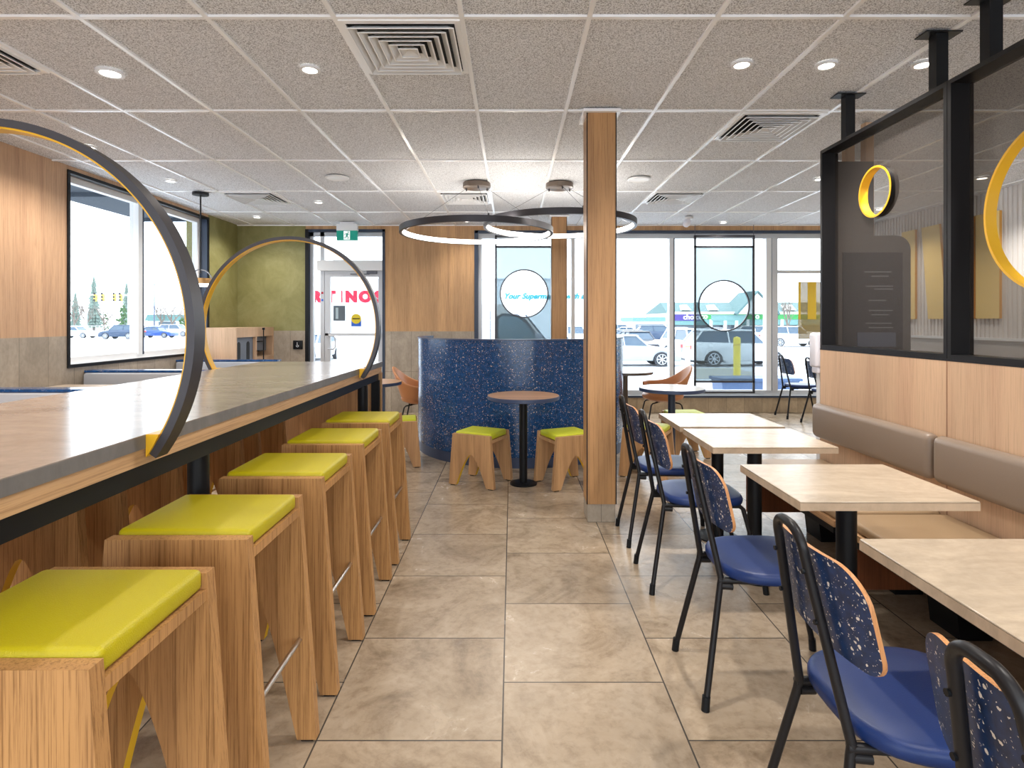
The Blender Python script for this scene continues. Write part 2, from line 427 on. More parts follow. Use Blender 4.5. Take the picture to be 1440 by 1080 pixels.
# back wall, openings: door X -3.12..-1.92 z 0..2.774 ; windows X -.557..5.36 z .244..2.74
b = MB()
def bwall(x0, x1, z0, z1, m, y=YB): b.box((x0, y, z0), (x1, y+.22, z1), m)
dx0, dx1, dz = -3.12, -1.92, 2.774
bx0, bx1, bz0, bz1 = -.557, XR-.02, .244, 2.745
bwall(XL, dx0, 0, WZ, tile_b); bwall(XL, dx0, WZ, CEIL+.012, olive)
bwall(dx0, dx1, dz, CEIL+.012, oakb)
bwall(dx1, bx0, 0, WZ-.01, tile_b); bwall(dx1, bx0, WZ-.01, CEIL+.012, oakb)
bwall(bx0, XR+.3, 0, bz0, tile_sill); bwall(bx0, XR+.3, bz1, CEIL+.012, oakb)
struct(b.build('wall_back'))
# right wall, ribbed
b = MB(); ribw = P('ribbed_white', (.74, .71, .68), .6); lowg = P('panel_grey', (.5, .47, .45), .6)
pts = [(YF, XR+.3)]; y = YF; 
while y < YB:
    for dy, d in ((0, 0), (.03, 0), (.036, .012), (.056, .012)): pts.append((y+dy, XR+d))
    y += .06
pts.append((YB+.25, XR)); pts.append((YB+.25, XR+.3))
b.prism([(p[1], p[0]) for p in pts], 1.19, CEIL+.012, ribw, 'xy')
b.box((XR, YF, 0), (XR+.3, YB+.25, 1.17), lowg); b.box((XR-.02, YF, 1.165), (XR+.3, YB+.25, 1.195), whitem)
struct(b.build('wall_right'))
# wall behind the camera, its wide opening added to let in fill daylight
b = MB(); b.box((XL-.3, YF-.2, 0), (XR+.3, YF, .25), tile_b); b.box((XL-.3, YF-.2, 2.74), (XR+.3, YF, CEIL+.012), oakb)
for x0, x1 in ((XL-.3, XL+.3), (-.05, .05), (XR-.3, XR+.3)): b.box((x0, YF-.2, .25), (x1, YF, 2.74), oakb)
struct(b.build('wall_front'))
# yellow fry-shaped wall slabs
fry = P('fry_yellow', (.85, .62, .22), .5); fryo = P('fry_orange', (.8, .42, .10), .5)
for i, (ya, yb_, sl, lab) in enumerate(((7.62, 7.88, .0, 'farthest yellow slab on the ribbed white wall, upright'), (7.19, 7.5, -.12, 'leaning yellow slab on the ribbed white wall, second from the windows'),
        (6.66, 6.78, .0, 'narrow yellow slab on the ribbed white wall, beside the widest one'), (6.30, 6.62, .0, 'widest upright yellow slab on the ribbed white wall'))):
    b = MB(); b.prism([(ya+sl, 1.41), (yb_+sl, 1.41), (yb_, 2.6), (ya, 2.6)], XR-.03, XR-.001, fry, 'yz', edge_m=fryo)
    tag(b.build('wall_slab'), lab, 'wall decoration', 'yellow slabs on the ribbed wall')

# ---- left window
def framebox(b, p, a0, a1, z0, z1, t, d0, d1, m):
    """rectangular frame; p='x' -> constant x wall (a=y) else constant y (a=x)"""
    def bb(u0, u1, v0, v1):
        if p == 'x': b.box((d0, u0, v0), (d1, u1, v1), m)
        else: b.box((u0, d0, v0), (u1, d1, v1), m)
    bb(a0, a1, z0, z0+t); bb(a0, a1, z1-t, z1); bb(a0, a0+t, z0+t, z1-t); bb(a1-t, a1, z0+t, z1-t)
win = struct(MB().box((XL-.30, wy0+.001, wz0), (XL-.02, wy1-.001, wz0+.02), whitem).build('window_1'))
b = MB(); framebox(b, 'x', wy0-.01, wy1+.01, wz0-.012, wz1+.012, .03, XL-.06, XL+.012, black); b.build('window_surround', win)
b = MB(); b.box((XL-.18, wy1-.03, wz0+.02), (XL-.0, wy1-.005, wz1), bluegrey); b.build('window_reveal', win)
b = MB(); framebox(b, 'x', wy0+.02, wy1-.03, wz0+.02, wz1-.01, .06, XL-.17, XL-.10, whitem)
b.box((XL-.18, 6.50, wz0+.05), (XL-.08, 6.57, wz1-.05), whitem); b.box((XL-.19, 6.57, wz0+.05), (XL-.09, 6.615, wz1-.05), bluegrey)
b.build('window_frame', win)
b = MB(); b.box((XL-.142, wy0+.08, wz0+.08), (XL-.136, wy1-.09, wz1-.07), glass); b.build('glass', win)
# roof overhang outside the left window
b = MB(); soff = P('soffit_blue_grey', (.028, .045, .07), .8); b.box((XL-1.6, 2.0, 2.95), (XL-.31, YB+.3, 3.15), soff)
for yy in (5.2, 7.0, 8.7): b.box((XL-1.6, yy, 2.90), (XL-.31, yy+.06, 2.96), soff)
struct(b.build('trim_2'))
b = MB(); brick = P('dark_brick', (.16, .13, .12), .9); b.box((-4.8, 8.5, -.64), (XL-.31, 8.9, 2.95), brick); struct(b.build('trim_3'))
# ---- back windows
win = struct(MB().box((bx0+.001, YB-.02, bz0), (bx1, YB+.2, bz0+.02), alum).build('window_2'))
b = MB(); b.box((bx0-.012, YB-.02, bz0), (bx0+.045, YB+.06, bz1+.01), bluegrey); b.box((bx0, YB-.02, bz1-.03), (bx1, YB+.06, bz1+.01), bluegrey)
b.box((bx0, YB-.025, bz0-.015), (bx1, YB+.06, bz0+.012), bluegrey)
b.build('window_surround', win)
b = MB(); y0, y1 = YB+.05, YB+.13
b.box((bx0+.045, y0, bz1-.10), (bx1, y1, bz1-.03), alum); b.box((bx0+.045, y0, bz0+.02), (bx1, y1, bz0+.09), alum)
b.box((bx0+.045, y0, bz0+.09), (bx0+.10, y1, bz1-.10), alum)
for x, wd, mm in ((.90, .055, whitem), (2.39, .06, whitem), (3.86, .075, whitem), (3.95, .085, alum)): b.box((x, y0-.02, bz0+.09), (x+wd, y1+.02, bz1-.10), mm)
b.box((2.45, y0-.01, bz0+.09), (2.475, y1, bz1-.1), grey_m)
b.box((4.03, y0, 2.115), (bx1, y1, 2.16), alum)
b.box((5.2, y0, bz0+.09), (5.28, y1, bz1-.1), alum)
b.build('window_frame', win)
b = MB(); b.box((bx0+.1, YB+.088, bz0+.09), (bx1, YB+.094, bz1-.1), glass); b.build('glass', win)
# ---- entrance door
door = struct(MB().box((dx0, YB+.02, 0), (dx0+.05, YB+.16, dz), bluegrey).box((dx1-.04, YB-.01, 0), (dx1, YB+.16, dz), bluegrey).box((dx0, YB-.01, dz-.04), (dx1, YB+.16, dz), bluegrey).box((dx0-.005, YB-.015, 0), (dx0+.045, YB+.02, dz), black).build('door_1'))
b = MB(); yd0, yd1 = YB+.05, YB+.12
b.box((dx0+.05, yd0, 0), (dx0+.10, yd1, dz-.04), alum); b.box((-2.915, yd0, 0), (-2.855, yd1, dz-.04), alum); b.box((-1.97, yd0, 0), (-1.96, yd1, dz-.04), alum)
b.box((dx0+.05, yd0, dz-.10), (dx1-.04, yd1, dz-.04), alum); b.box((-2.95, yd0-.06, 2.15), (dx1-.04, yd1, 2.305), whitem)
b.build('door_frame', door)
b = MB(); b.box((-2.85, yd0+.005, .0), (-2.765, yd1-.01, 2.15), alum); b.box((-2.035, yd0+.005, .0), (-1.97, yd1-.01, 2.15), alum)
b.box((-2.765, yd0+.005, 2.06), (-2.035, yd1-.01, 2.15), alum); b.box((-2.765, yd0+.005, 0), (-2.035, yd1-.01, .2), alum); leaf = b.build('door_leaf', door)
b = MB(); b.box((-2.765, yd0+.03, .2), (-2.035, yd0+.036, 2.06), glass); b.box((-2.855, yd0+.03, 2.3), (-1.96, yd0+.036, 2.68), glass); b.box((-3.02, yd0+.03, 0), (-2.915, yd0+.036, 2.68), glass); b.build('glass', door)
b = MB(); b.box((-2.83, yd0-.05, 1.165), (-1.98, yd0-.025, 1.20), alum); b.box((-2.83, yd0-.05, 1.15), (-2.78, yd0+.02, 1.21), alum); b.build('push_bar', leaf)
b = MB(); b.tube([(-2.79, yd0-.03, 1.16), (-2.70, yd0-.05, 1.16), (-2.675, yd0-.05, 1.13), (-2.675, yd0-.05, .99), (-2.70, yd0-.05, .96), (-2.79, yd0-.03, .96)], .011, alum); b.build('door_handle', leaf)
b = MB(); b.box((-2.2, yd0-.05, 2.10), (-2.05, yd0, 2.145), grey_m); b.box((-2.45, yd0-.04, 2.09), (-2.16, yd0-.02, 2.105), grey_m); b.build('door_closer', door)
b = MB(); b.box((-2.725, yd0+.024, 1.39), (-2.545, yd0+.028, 1.62), P('poster_dark', (.10, .13, .16), .5))
b.box((-2.69, yd0+.022, 1.42), (-2.65, yd0+.024, 1.59), P('poster_pale', (.4, .5, .55), .5)); b.build('poster', leaf)
b = MB(); b.box((-2.45, yd0+.020, 1.305), (-2.30, yd0+.026, 1.40), P('sticker_blue', (.02, .12, .6), .5))
stk = b.build('sticker', leaf)
b = MB(); mx = Matrix.Translation((-2.375, yd0+.018, 1.42)) @ Matrix.Rotation(PI/2, 4, 'X'); b.cyl((0, 0, 0), .075, .004, P('sticker_yellow', (.7, .55, .02), .5), 28, mx)
b.box((-2.43, yd0+.012, 1.415), (-2.32, yd0+.0135, 1.43), black); b.build('sticker_disc', stk)
# tiny printed marks on the mullion
b = MB(); b.box((-2.90, yd0-.002, 1.80), (-2.87, yd0, 1.83), red_m); b.box((-2.90, yd0-.002, 1.69), (-2.87, yd0, 1.72), MATS['sticker_blue']); b.build('small_stickers', door)

# ---- columns
def column(x0, x1, y0, y1, label, name):
    b = MB(); b.box((x0, y0, .125), (x1, y1, CEIL), oakd); 
    o = tag(b.build(name), label, 'column')
    b = MB(); b.box((x0+.004, y0+.004, 0), (x1-.004, y1-.004, .125), tile_b); b.build('tile_base', o)
    b = MB(); b.box((x0-.004, y0-.003, .125), (x0+.003, y0+.003, CEIL), black); b.box((x1-.003, y0-.003, .125), (x1+.004, y0+.003, CEIL), black); b.build('edge_trim', o)
    b = MB(); framebox_h(b, x0-.03, x1+.03, y0-.03, y1+.03, .032, CEIL-.02, CEIL); b.build('ceiling_trim', o)
    return struct_col(o)
def framebox_h(b, x0, x1, y0, y1, t, z0, z1):
    b.box((x0, y0, z0), (x1, y0+t, z1), gridm); b.box((x0, y1-t, z0), (x1, y1, z1), gridm); b.box((x0, y0+t, z0), (x0+t, y1-t, z1), gridm); b.box((x1-t, y0+t, z0), (x1, y1-t, z1), gridm)
def struct_col(o): return o
column(.515, .712, 3.93, 4.14, 'wood clad column nearest the camera, running from tiled base to ceiling', 'column')
column(.543, .747, 7.83, 8.03, 'wood clad column behind the curved navy booth, close to the windows', 'column')

# ---------------------------------------------------------------- ceiling fixtures
def diffuser(x, y, label):
    t = thing('ceiling_diffuser', label, 'air vent', (x, y, CEIL), 0, 'square ceiling diffusers')
    b = MB(); 
    for u0, u1, v0, v1 in ((-.293, .293, -.293, -.265), (-.293, .293, .265, .293), (-.293, -.265, -.265, .265), (.265, .293, -.265, .265)): b.box((u0, v0, -.006), (u1, v1, .012), gridm)
    b.build('frame', t)
    b = MB(); b.box((-.265, -.265, .006), (.265, .265, .011), darkhole); b.build('backing', t)
    b = MB()
    for i in range(6):
        r = .262-.042*i; r2 = r-.034
        vs = [(s1*r, s2*r, -.002) for s1, s2 in ((-1,-1),(1,-1),(1,1),(-1,1))] + [(s1*r2, s2*r2, -.022+.022*0+.0) for s1, s2 in ((-1,-1),(1,-1),(1,1),(-1,1))]
        vs = [(v[0], v[1], -.024 if k < 4 else .004) for k, v in enumerate(vs)]
        b.faces(vs, [(j, (j+1)%4, 4+(j+1)%4, 4+j) for j in range(4)], whitem)
        q = r-.007
        for u0, u1, v0, v1 in ((-r, r, -r, -q), (-r, r, q, r), (-r, -q, -q, q), (q, r, -q, q)): b.box((u0, v0, -.0265), (u1, v1, -.0235), gridm)
    r = .04; b.faces([(-r,-r,-.02),(r,-r,-.02),(r,r,-.02),(-r,r,-.02),(0,0,.004)], [(0,1,4),(1,2,4),(2,3,4),(3,0,4)], whitem)
    b.build('louvres', t)
for x, y, l in ((-.545, 3.05, 'large square ceiling diffuser left of the wooden column, nearest the camera'), (1.895, 4.275, 'square ceiling diffuser above the seats beside the black screen'),
        (1.895, 6.715, 'square ceiling diffuser near the windows right of the wooden column'), (-.545, 6.715, 'square ceiling diffuser behind the canopies of the ring chandeliers'),
        (-2.985, 6.715, 'square ceiling diffuser near the olive corner'), (-2.985, 3.05, 'square ceiling diffuser cut by the left edge of the picture')): diffuser(x, y, l)
def downlight(x, y, label, wt=1, r=.062, vis=True):
    t = thing('downlight', label, 'ceiling light', (x, y, CEIL), 0, 'recessed ceiling downlights')
    b = MB(); b.band((0,0,0), 'z', r*.72, r, -.006, .008, whitem, n=28); b.build('trim_ring', t)
    b = MB(); b.cyl((0,0,0), r*.73, .006, glow, 24); b.build('lens', t)
    l = bpy.data.lights.new('lamp', 'SPOT'); l.energy = DOWN_W*wt*1*(.4 if y > 8 else 1); l.spot_size = math.radians(150 if x < -3 else 128); l.spot_blend = .85; l.shadow_soft_size = .045; l.color = (1, .94, .87)
    o = bpy.data.objects.new('lamp_light', l); C.objects.link(o); o.parent = t; o.location = (0, 0, -.02)
DL = [(-2.346, 3.35, 'large oval-looking downlight above the bar table, near the left'), (-1.163, 3.304, 'small downlight left of the largest ceiling diffuser'),
 (-3.52, 4.77, 'downlight seen just inside the top of the near ring, by the left wall'), (-3.52, 5.92, 'downlight over the left window, beside the pendant canopy'),
 (-2.35, 6.975, 'downlight right of the diffuser near the olive corner'), (-3.54, 7.97, 'smallest downlight, in front of the olive wall'),
 (1.297, 3.24, 'downlight right of the near column, leftmost of the three in a row'), (1.78, 3.25, 'downlight in the middle of the three in a row over the tables'),
 (2.32, 3.24, 'downlight beside the black hanging post, rightmost of the three in a row'), (-.65, 8.27, 'small downlight behind the left ring chandelier'),
 (3.09, 8.39, 'small downlight above the framed window panel at the far right'), (3.13, 5.84, 'downlight just left of the black screen top edge'),
 ]
for x, y, l in DL: downlight(x, y, l, .35 if x == -1.163 else (1 if y < 5 else .8), .075 if x == -2.346 else .058)
for x, y in ((-2.346, .95), (1.297, .85), (2.32, .85), (-2.346, -1.5), (1.3, -1.5), (-.2, -.8), (-3.5, 2.35), (-3.55, 1.1), (.1, 2.0), (4.4, 2.4), (4.75, 5.8), (4.75, 7.4)):  # some carry on the lamp rows; left-wall and ribbed-wall pairs added for light
    downlight(x, y, 'unseen recessed ceiling downlight of a set partly added as fill', 1)
for x, y, l in ((-1.76, 5.78, 'round white ceiling speaker left of the ring chandeliers'), (1.29, 5.84, 'round white ceiling speaker right of the wooden column')):
    t = thing('ceiling_speaker', l, 'speaker', (x, y, CEIL), 0, 'round ceiling speakers')
    b = MB(); b.lathe([(.115, .002), (.115, -.006), (.10, -.012), (.088, -.006)], whitem, n=36); b.build('rim', t)
    b = MB(); b.lathe([(.0, -.004), (.088, -.006), (.088, .002)], gridm, n=36); b.build('grille', t)
t = thing('security_camera', 'small white dome camera hanging below the ceiling by the windows', 'camera', (2.45, 7.95, CEIL))
MB().cyl((0,0,-.03), .055, .03, whitem).build('mount', t)
b = MB(); b.lathe([(.0, -.15), (.03, -.14), (.05, -.11), (.05, -.06), (.035, -.03)], plastic, n=24, mx=Matrix.Rotation(.35, 4, 'Y')); b.build('housing', t)
# exit sign
t = thing('exit_sign', 'green running man exit sign under the ceiling in front of the door', 'sign', (-2.4, 8.36, 0))
MB().box((-.10, -.02, CEIL-.03), (.10, .08, CEIL), whitem).build('mount', t)
MB().box((-.15, -.03, CEIL-.125), (.15, .05, CEIL-.03), whitem, bev=.004).build('housing', t)
o = MB().box((-.15, -.02, CEIL-.265), (.15, .03, CEIL-.125), green_sign).build('sign_panel', t)
b = MB(); zc = CEIL-.195
b.box((-.045, -.024, zc-.063), (.045, -.021, zc+.063), white_sign)
g = [[(.01, .045), (.022, .057), (.034, .045), (.022, .033)], [(-.005, .03), (.02, .032), (.012, -.01), (-.012, -.012)], [(.015, .028), (.038, .01), (.034, .004), (.012, .018)],
     [(-.005, .028), (-.03, .022), (-.034, .002), (-.027, .002), (-.023, .015), (-.005, .018)], [(.012, -.008), (.026, -.03), (.018, -.055), (.010, -.053), (.016, -.03), (-.004, -.012)], [(-.010, -.008), (-.016, -.03), (-.04, -.034), (-.04, -.041), (-.008, -.037), (.004, -.012)]]
for p in g: b.prism([(x, zc+z) for x, z in p], -.028, -.0245, green_sign, 'xz')
b.build('running_man', o)
# chandeliers
def chandelier(cx, cy, z0, canx, label):
    t = thing('ring_chandelier', label, 'chandelier', (cx, cy, z0), 0, 'large ring chandeliers')
    R = .80; H = .06
    b = MB(); b.band((0,0,0), 'z', R-.03, R, 0, H, ringdark); b.build('ring', t)
    b = MB(); b.band((0,0,0), 'z', R-.036, R-.0302, .004, H-.006, ledm); b.build('led_strip', t)
    b = MB(); b.lathe([(.0, CEIL-z0-.05), (.135, CEIL-z0-.05), (.145, CEIL-z0-.045), (.145, CEIL-z0)], MATS['brushed_steel'] if 0 else P('canopy_bronze', (.13, .10, .08), .35, .5), c=(canx-cx, 0, 0), n=36); cn = b.build('canopy', t)
    for a in (.15, PI-.15, -PI/2+.2):
        ca, sa = math.cos(a), math.sin(a)
        b = MB(); b.tube([(canx-cx+.11*ca, .11*sa, CEIL-z0-.05), ((R-.015)*ca, (R-.015)*sa, H)], .0022, grey_m, 6); b.cyl((canx-cx+.11*ca, .11*sa, CEIL-z0-.075), .008, .03, ringdark, 8); b.cyl(((R-.015)*ca, (R-.015)*sa, H), .009, .02, ringdark, 8); b.build('wire', t)
    for i in range(6):
        a = i*PI/3
        l = bpy.data.lights.new('led', 'POINT'); l.energy = 3; l.shadow_soft_size = .03; l.color = (1, .92, .82)
        o = bpy.data.objects.new('led_light', l); C.objects.link(o); o.parent = t; o.location = ((R-.09)*math.cos(a), (R-.09)*math.sin(a), .03)
chandelier(-.37, 6.02, 2.29, -.37, 'left hanging ring chandelier, the lower ring over the curved booth')
chandelier(.50, 6.04, 2.362, .50, 'right hanging ring chandelier, the higher ring passing behind the near column')
# pendant over the booths
t = thing('pendant_lamp', 'slim pendant with a lit gold ring hanging before the left window', 'pendant lamp', (-3.50, 6.45, 0))
MB().cyl((0,0,CEIL-.03), .085, .03, black, 28).build('canopy', t)
MB().cyl((0,0,1.92), .008, CEIL-1.95, black, 10).build('rod', t)
b = MB(); b.band((0,0,1.80), 'z', .115, .135, 0, .06, P('gold_band', (.45, .26, .10), .35, .6), n=40); b.build('band', t)
b = MB(); b.lathe([(.0, 1.775), (.112, 1.775), (.118, 1.80), (.112, 1.84), (0, 1.85)], ledm, n=40); b.build('diffuser', t)
b = MB(); b.tube([(.128*math.cos(a), 0, 1.83+.13*math.sin(a)) for a in [PI*i/14 for i in range(15)]], .007, grey_m, 8); b.build('bail', t)

# ---------------------------------------------------------------- bar table with rings
TX0, TX1, TY0, TY1, TZ = -1.93, -1.0, .25, 4.43, 1.067
t = thing('bar_table', 'long high bar table with grey stone top and black steel rail', 'table', (-1.465, 2.3, 0))
def rel(b, a, c, m, **k):
    o = Vector((-1.465, 2.3, 0)); b.box(tuple(Vector(a)-o), tuple(Vector(c)-o), m, **k)
b = MB(); rel(b, (TX0, TY0, TZ-.003), (TX1, TY1, TZ), stone_bar); rel(b, (TX0, TY0, TZ-.038), (TX1, TY1, TZ-.003), stone_edge); b.build('table_top', t)
b = MB(); rel(b, (TX0+.005, TY0+.005, TZ-.082), (TX1-.005, TY1-.005, TZ-.038), oak_y); b.build('wood_edge', t)
for x0, x1 in ((TX0+.03, TX0+.13), (TX1-.13, TX1-.02)):
    b = MB(); rel(b, (x0, TY0+.05, TZ-.138), (x1, TY1-.04, TZ-.082), black); b.build('steel_rail', t)
b = MB(); rel(b, (TX0+.01, TY1-.035, 0), (TX1+.0, TY1-.003, TZ-.082), oak); b.build('end_panel', t)
b = MB(); rel(b, (TX1-.07, TY1-.07, 0), (TX1-.01, TY1-.036, TZ-.138), black); b.build('end_post', t)
for x, y in ((-1.09, 1.995), (-1.04, 4.0), (-1.90, 1.475), (-1.90, 4.15)):
    b = MB(); b.cyl((x+1.465, y-2.3, .012), .035, TZ-.138-.012, black, 20); b.cyl((x+1.465, y-2.3, 0), .05, .012, black, 20); b.build('leg', t)
for y, lab in ((1.60, 'near hoop arching over the bar table, dark outside and yellow inside'), (3.79, 'far hoop standing across the end of the bar table, dark outside and yellow inside')):
    t = thing('table_hoop', lab, 'decorative hoop', (-1.465, y, TZ), 0, 'hoops over the bar table')
    a = math.asin((1.34-1.0)/.595); R = .595
    b = MB(); b.band((0, 0, 1.34-TZ), 'y', R-.022, R, -.027, .027, ringdark, m_in=yellowp, a0=-a, a1=PI+a, n=110, m_face=ringdark)
    b.band((0, 0, 1.34-TZ), 'y', R-.027, R-.0221, -.024, .024, yellowp, a0=-a, a1=PI+a, n=110); b.build('hoop', t)
    for s in (-1, 1):
        xx = s*.4655
        b = MB(); x0, x1 = sorted((xx, xx+s*.022)); b.prism([(xx, .0), (xx+s*.036, 0), (xx+s*.018, -.035), (xx+s*.001, -.062), (xx, -.062)], -.034, .034, yellowp, 'xz'); b.build('bracket', t)

# ---------------------------------------------------------------- stools
def make_stool(name, cat, H, D, wt, wb, za, fw, th, vin, bars, wmat, pw=1.5):
    t = thing(name, 'x', cat)
    xi = wb/2-fw; arch = []
    N = 22
    for i in range(N+1):
        u = -1+2*i/N; arch.append((u*xi, za*(1-abs(u)**pw) if abs(u) < 1 else 0))
    # soften apex
    arch = [(x, min(z, za*.985)) for x, z in arch]
    pts = [(-wb/2, .008)] + [(x, max(z, .008)) for x, z in arch] + [(wb/2, .008), (wt/2, H), (-wt/2, H)]
    for s in (-1, 1):
        y0, y1 = (-D/2, -D/2+th) if s < 0 else (D/2-th, D/2)
        b = MB(); b.prism(pts, y0, y1, wmat, 'xz', edge_m=yellowe, edge_idx=set(range(1, N+1))); b.build('leg_board', t)
        bd = C.objects[-1]
        for sx in (-1, 1):
            b = MB(); b.box((sx*(wb/2-fw/2)-.02, (y0+y1)/2-.012, 0), (sx*(wb/2-fw/2)+.02, (y0+y1)/2+.012, .0085), black); b.build('foot_glide', bd)
    zr = H-.062
    wz = wt + (wb-wt)*(H-zr)/H
    b = MB(); b.box((-wz/2+.004, -D/2+th, zr), (wz/2-.004, D/2-th, H-.036), wmat); b.build('seat_deck', t)
    # cushion
    b = MB(); b.box((-wt/2+.006, -D/2+th+.002, H-.035), (wt/2-.006, D/2-th-.002, H+.014), vin, bev=.013, seg=3); b.build('cushion', t)
    if bars:
        for sx in (-1, 1):
            zb = .335; xb = sx*(wt/2+(wb-wt)/2*(1-zb/H)-.03)
            b = MB(); b.tube([(xb, -D/2+th-.004, zb), (xb, D/2-th+.004, zb)], .008, chrome, 12); b.build('foot_rail', t)
    return t
st = make_stool('bar_stool', 'stool', .80, .40, .375, .49, .585, .063, .035, vinyl, True, oaks)
ys = [1.145, 1.71, 2.30, 2.873, 3.435]
nm = ['nearest', 'second', 'third', 'fourth', 'farthest']
for y, l in zip(ys, nm): inst(st, (-.885, y, 0), 0, 'lime-cushioned wooden bar stool on the aisle side of the bar table, %s from the camera' % l, 'bar stools along the aisle side')
for y, l in zip([1.185, 1.765, 2.345, 2.925, 3.50], nm):
    inst(st, (-1.655, y, 0), 0, 'wooden bar stool behind the bar table on its window side, %s from the camera' % l, 'bar stools along the window side')
ls = make_stool('low_stool', 'stool', .436, .36, .355, .43, .275, .072, .035, vinyl2, False, oak, 1.6)
L = math.radians
inst(ls, (-.263, 4.915, 0), L(-25.8), 'low wooden stool with lime cushion left of the round table', 'low stools with arched legs')
inst(ls, (.455, 4.876, 0), L(24), 'low wooden stool with lime cushion right of the round table, partly behind the column', 'low stools with arched legs')
inst(ls, (-1.10, 5.55, 0), L(10), 'low wooden stool half hidden behind the farthest bar stool', 'low stools with arched legs')
inst(ls, (1.22, 5.16, 0), L(-28), 'low wooden stool behind the farthest navy chair, right of the column', 'low stools with arched legs')
inst(ls, (1.78, 5.92, 0), L(5), 'low stool with pale lit cushion behind the round white-topped table', 'low stools with arched legs')

# ---------------------------------------------------------------- tables
def round_table(x, y, z, R, base, topm, edgem, legm, label, legr=.034):
    t = thing('round_table', label, 'table', (x, y, 0))
    b = MB(); b.lathe([(0, z-.001), (R-.004, z-.001), (R-.002, z), (0, z)] if 0 else [(R-.003, z-.006), (R-.003, z)], topm, n=64); b.build('table_top', t)
    b = MB(); b.lathe([(R-.01, z-.034), (R, z-.030), (R, z-.004), (R-.003, z-.0005), (R-.0035, z-.006)], edgem, n=64); b.build('edge_band', t)
    b = MB(); b.cyl((0,0,.014), legr, z-.05, legm, 24); b.build('leg', t)
    b = MB(); b.lathe([(base, 0), (base, .008), (base-.01, .014), (0, .016)], legm, n=40); b.build('base_plate', t)
    b = MB(); b.box((-.12, -.02, z-.045), (.12, .02, z-.034), legm); b.box((-.02, -.12, z-.045), (.02, .12, z-.034), legm); b.build('top_bracket', t)
round_table(.0966, 4.87, .752, .305, .115, oak_top, kick, black, 'small round table with wooden top and black pedestal before the navy booth')
round_table(1.53, 5.5, .745, .307, .2, stone_tab, kick, MATS['dark_blue_frame'], 'round table with pale top between the column and the tan armchair')
round_table(1.45, 7.35, .745, .35, .2, stone_tab, MATS['canopy_bronze'], MATS['canopy_bronze'], 'round brown-legged table by the windows behind the booth edge')
round_table(-1.47, 6.0, .75, .31, .2, oak_top, kick, black, 'round table by the tiled wall mostly hidden behind the bar table end')
def sq_table(y0, y1, label, x0=1.0, x1=1.625, z=.75):
    cx, cy = (x0+x1)/2, (y0+y1)/2
    t = thing('dining_table', label, 'table', (cx, cy, 0), 0, 'stone topped tables along the bench')
    hx, hy = (x1-x0)/2, (y1-y0)/2
    b = MB(); b.box((-hx, -hy, z-.006), (hx, hy, z), stone_tab, bev=.002, seg=1); b.build('table_top', t)
    b = MB(); b.box((-hx, -hy, z-.032), (hx, hy, z-.006), tab_edge); b.build('edge_band', t)
    b = MB(); b.cyl((0,0,.014), .037, z-.05, black, 28); b.build('leg', t)
    b = MB(); b.lathe([(.13, 0), (.13, .008), (.12, .014), (0, .016)], black, n=40); b.build('base_plate', t)
    b = MB(); b.box((-.2, -.025, z-.042), (.2, .025, z-.032), black); b.box((-.025, -.18, z-.042), (.025, .18, z-.032), black); b.build('top_bracket', t)
sq_table(3.416, 3.915, 'square stone-topped table farthest along the bench')
sq_table(2.855, 3.357, 'square stone-topped table along the bench, second from the far end')
sq_table(1.99, 2.515, 'square stone-topped table along the bench, third from the far end, its leg in full view')
sq_table(1.09, 1.652, 'square stone-topped table along the bench nearest the camera, cut by the right edge')

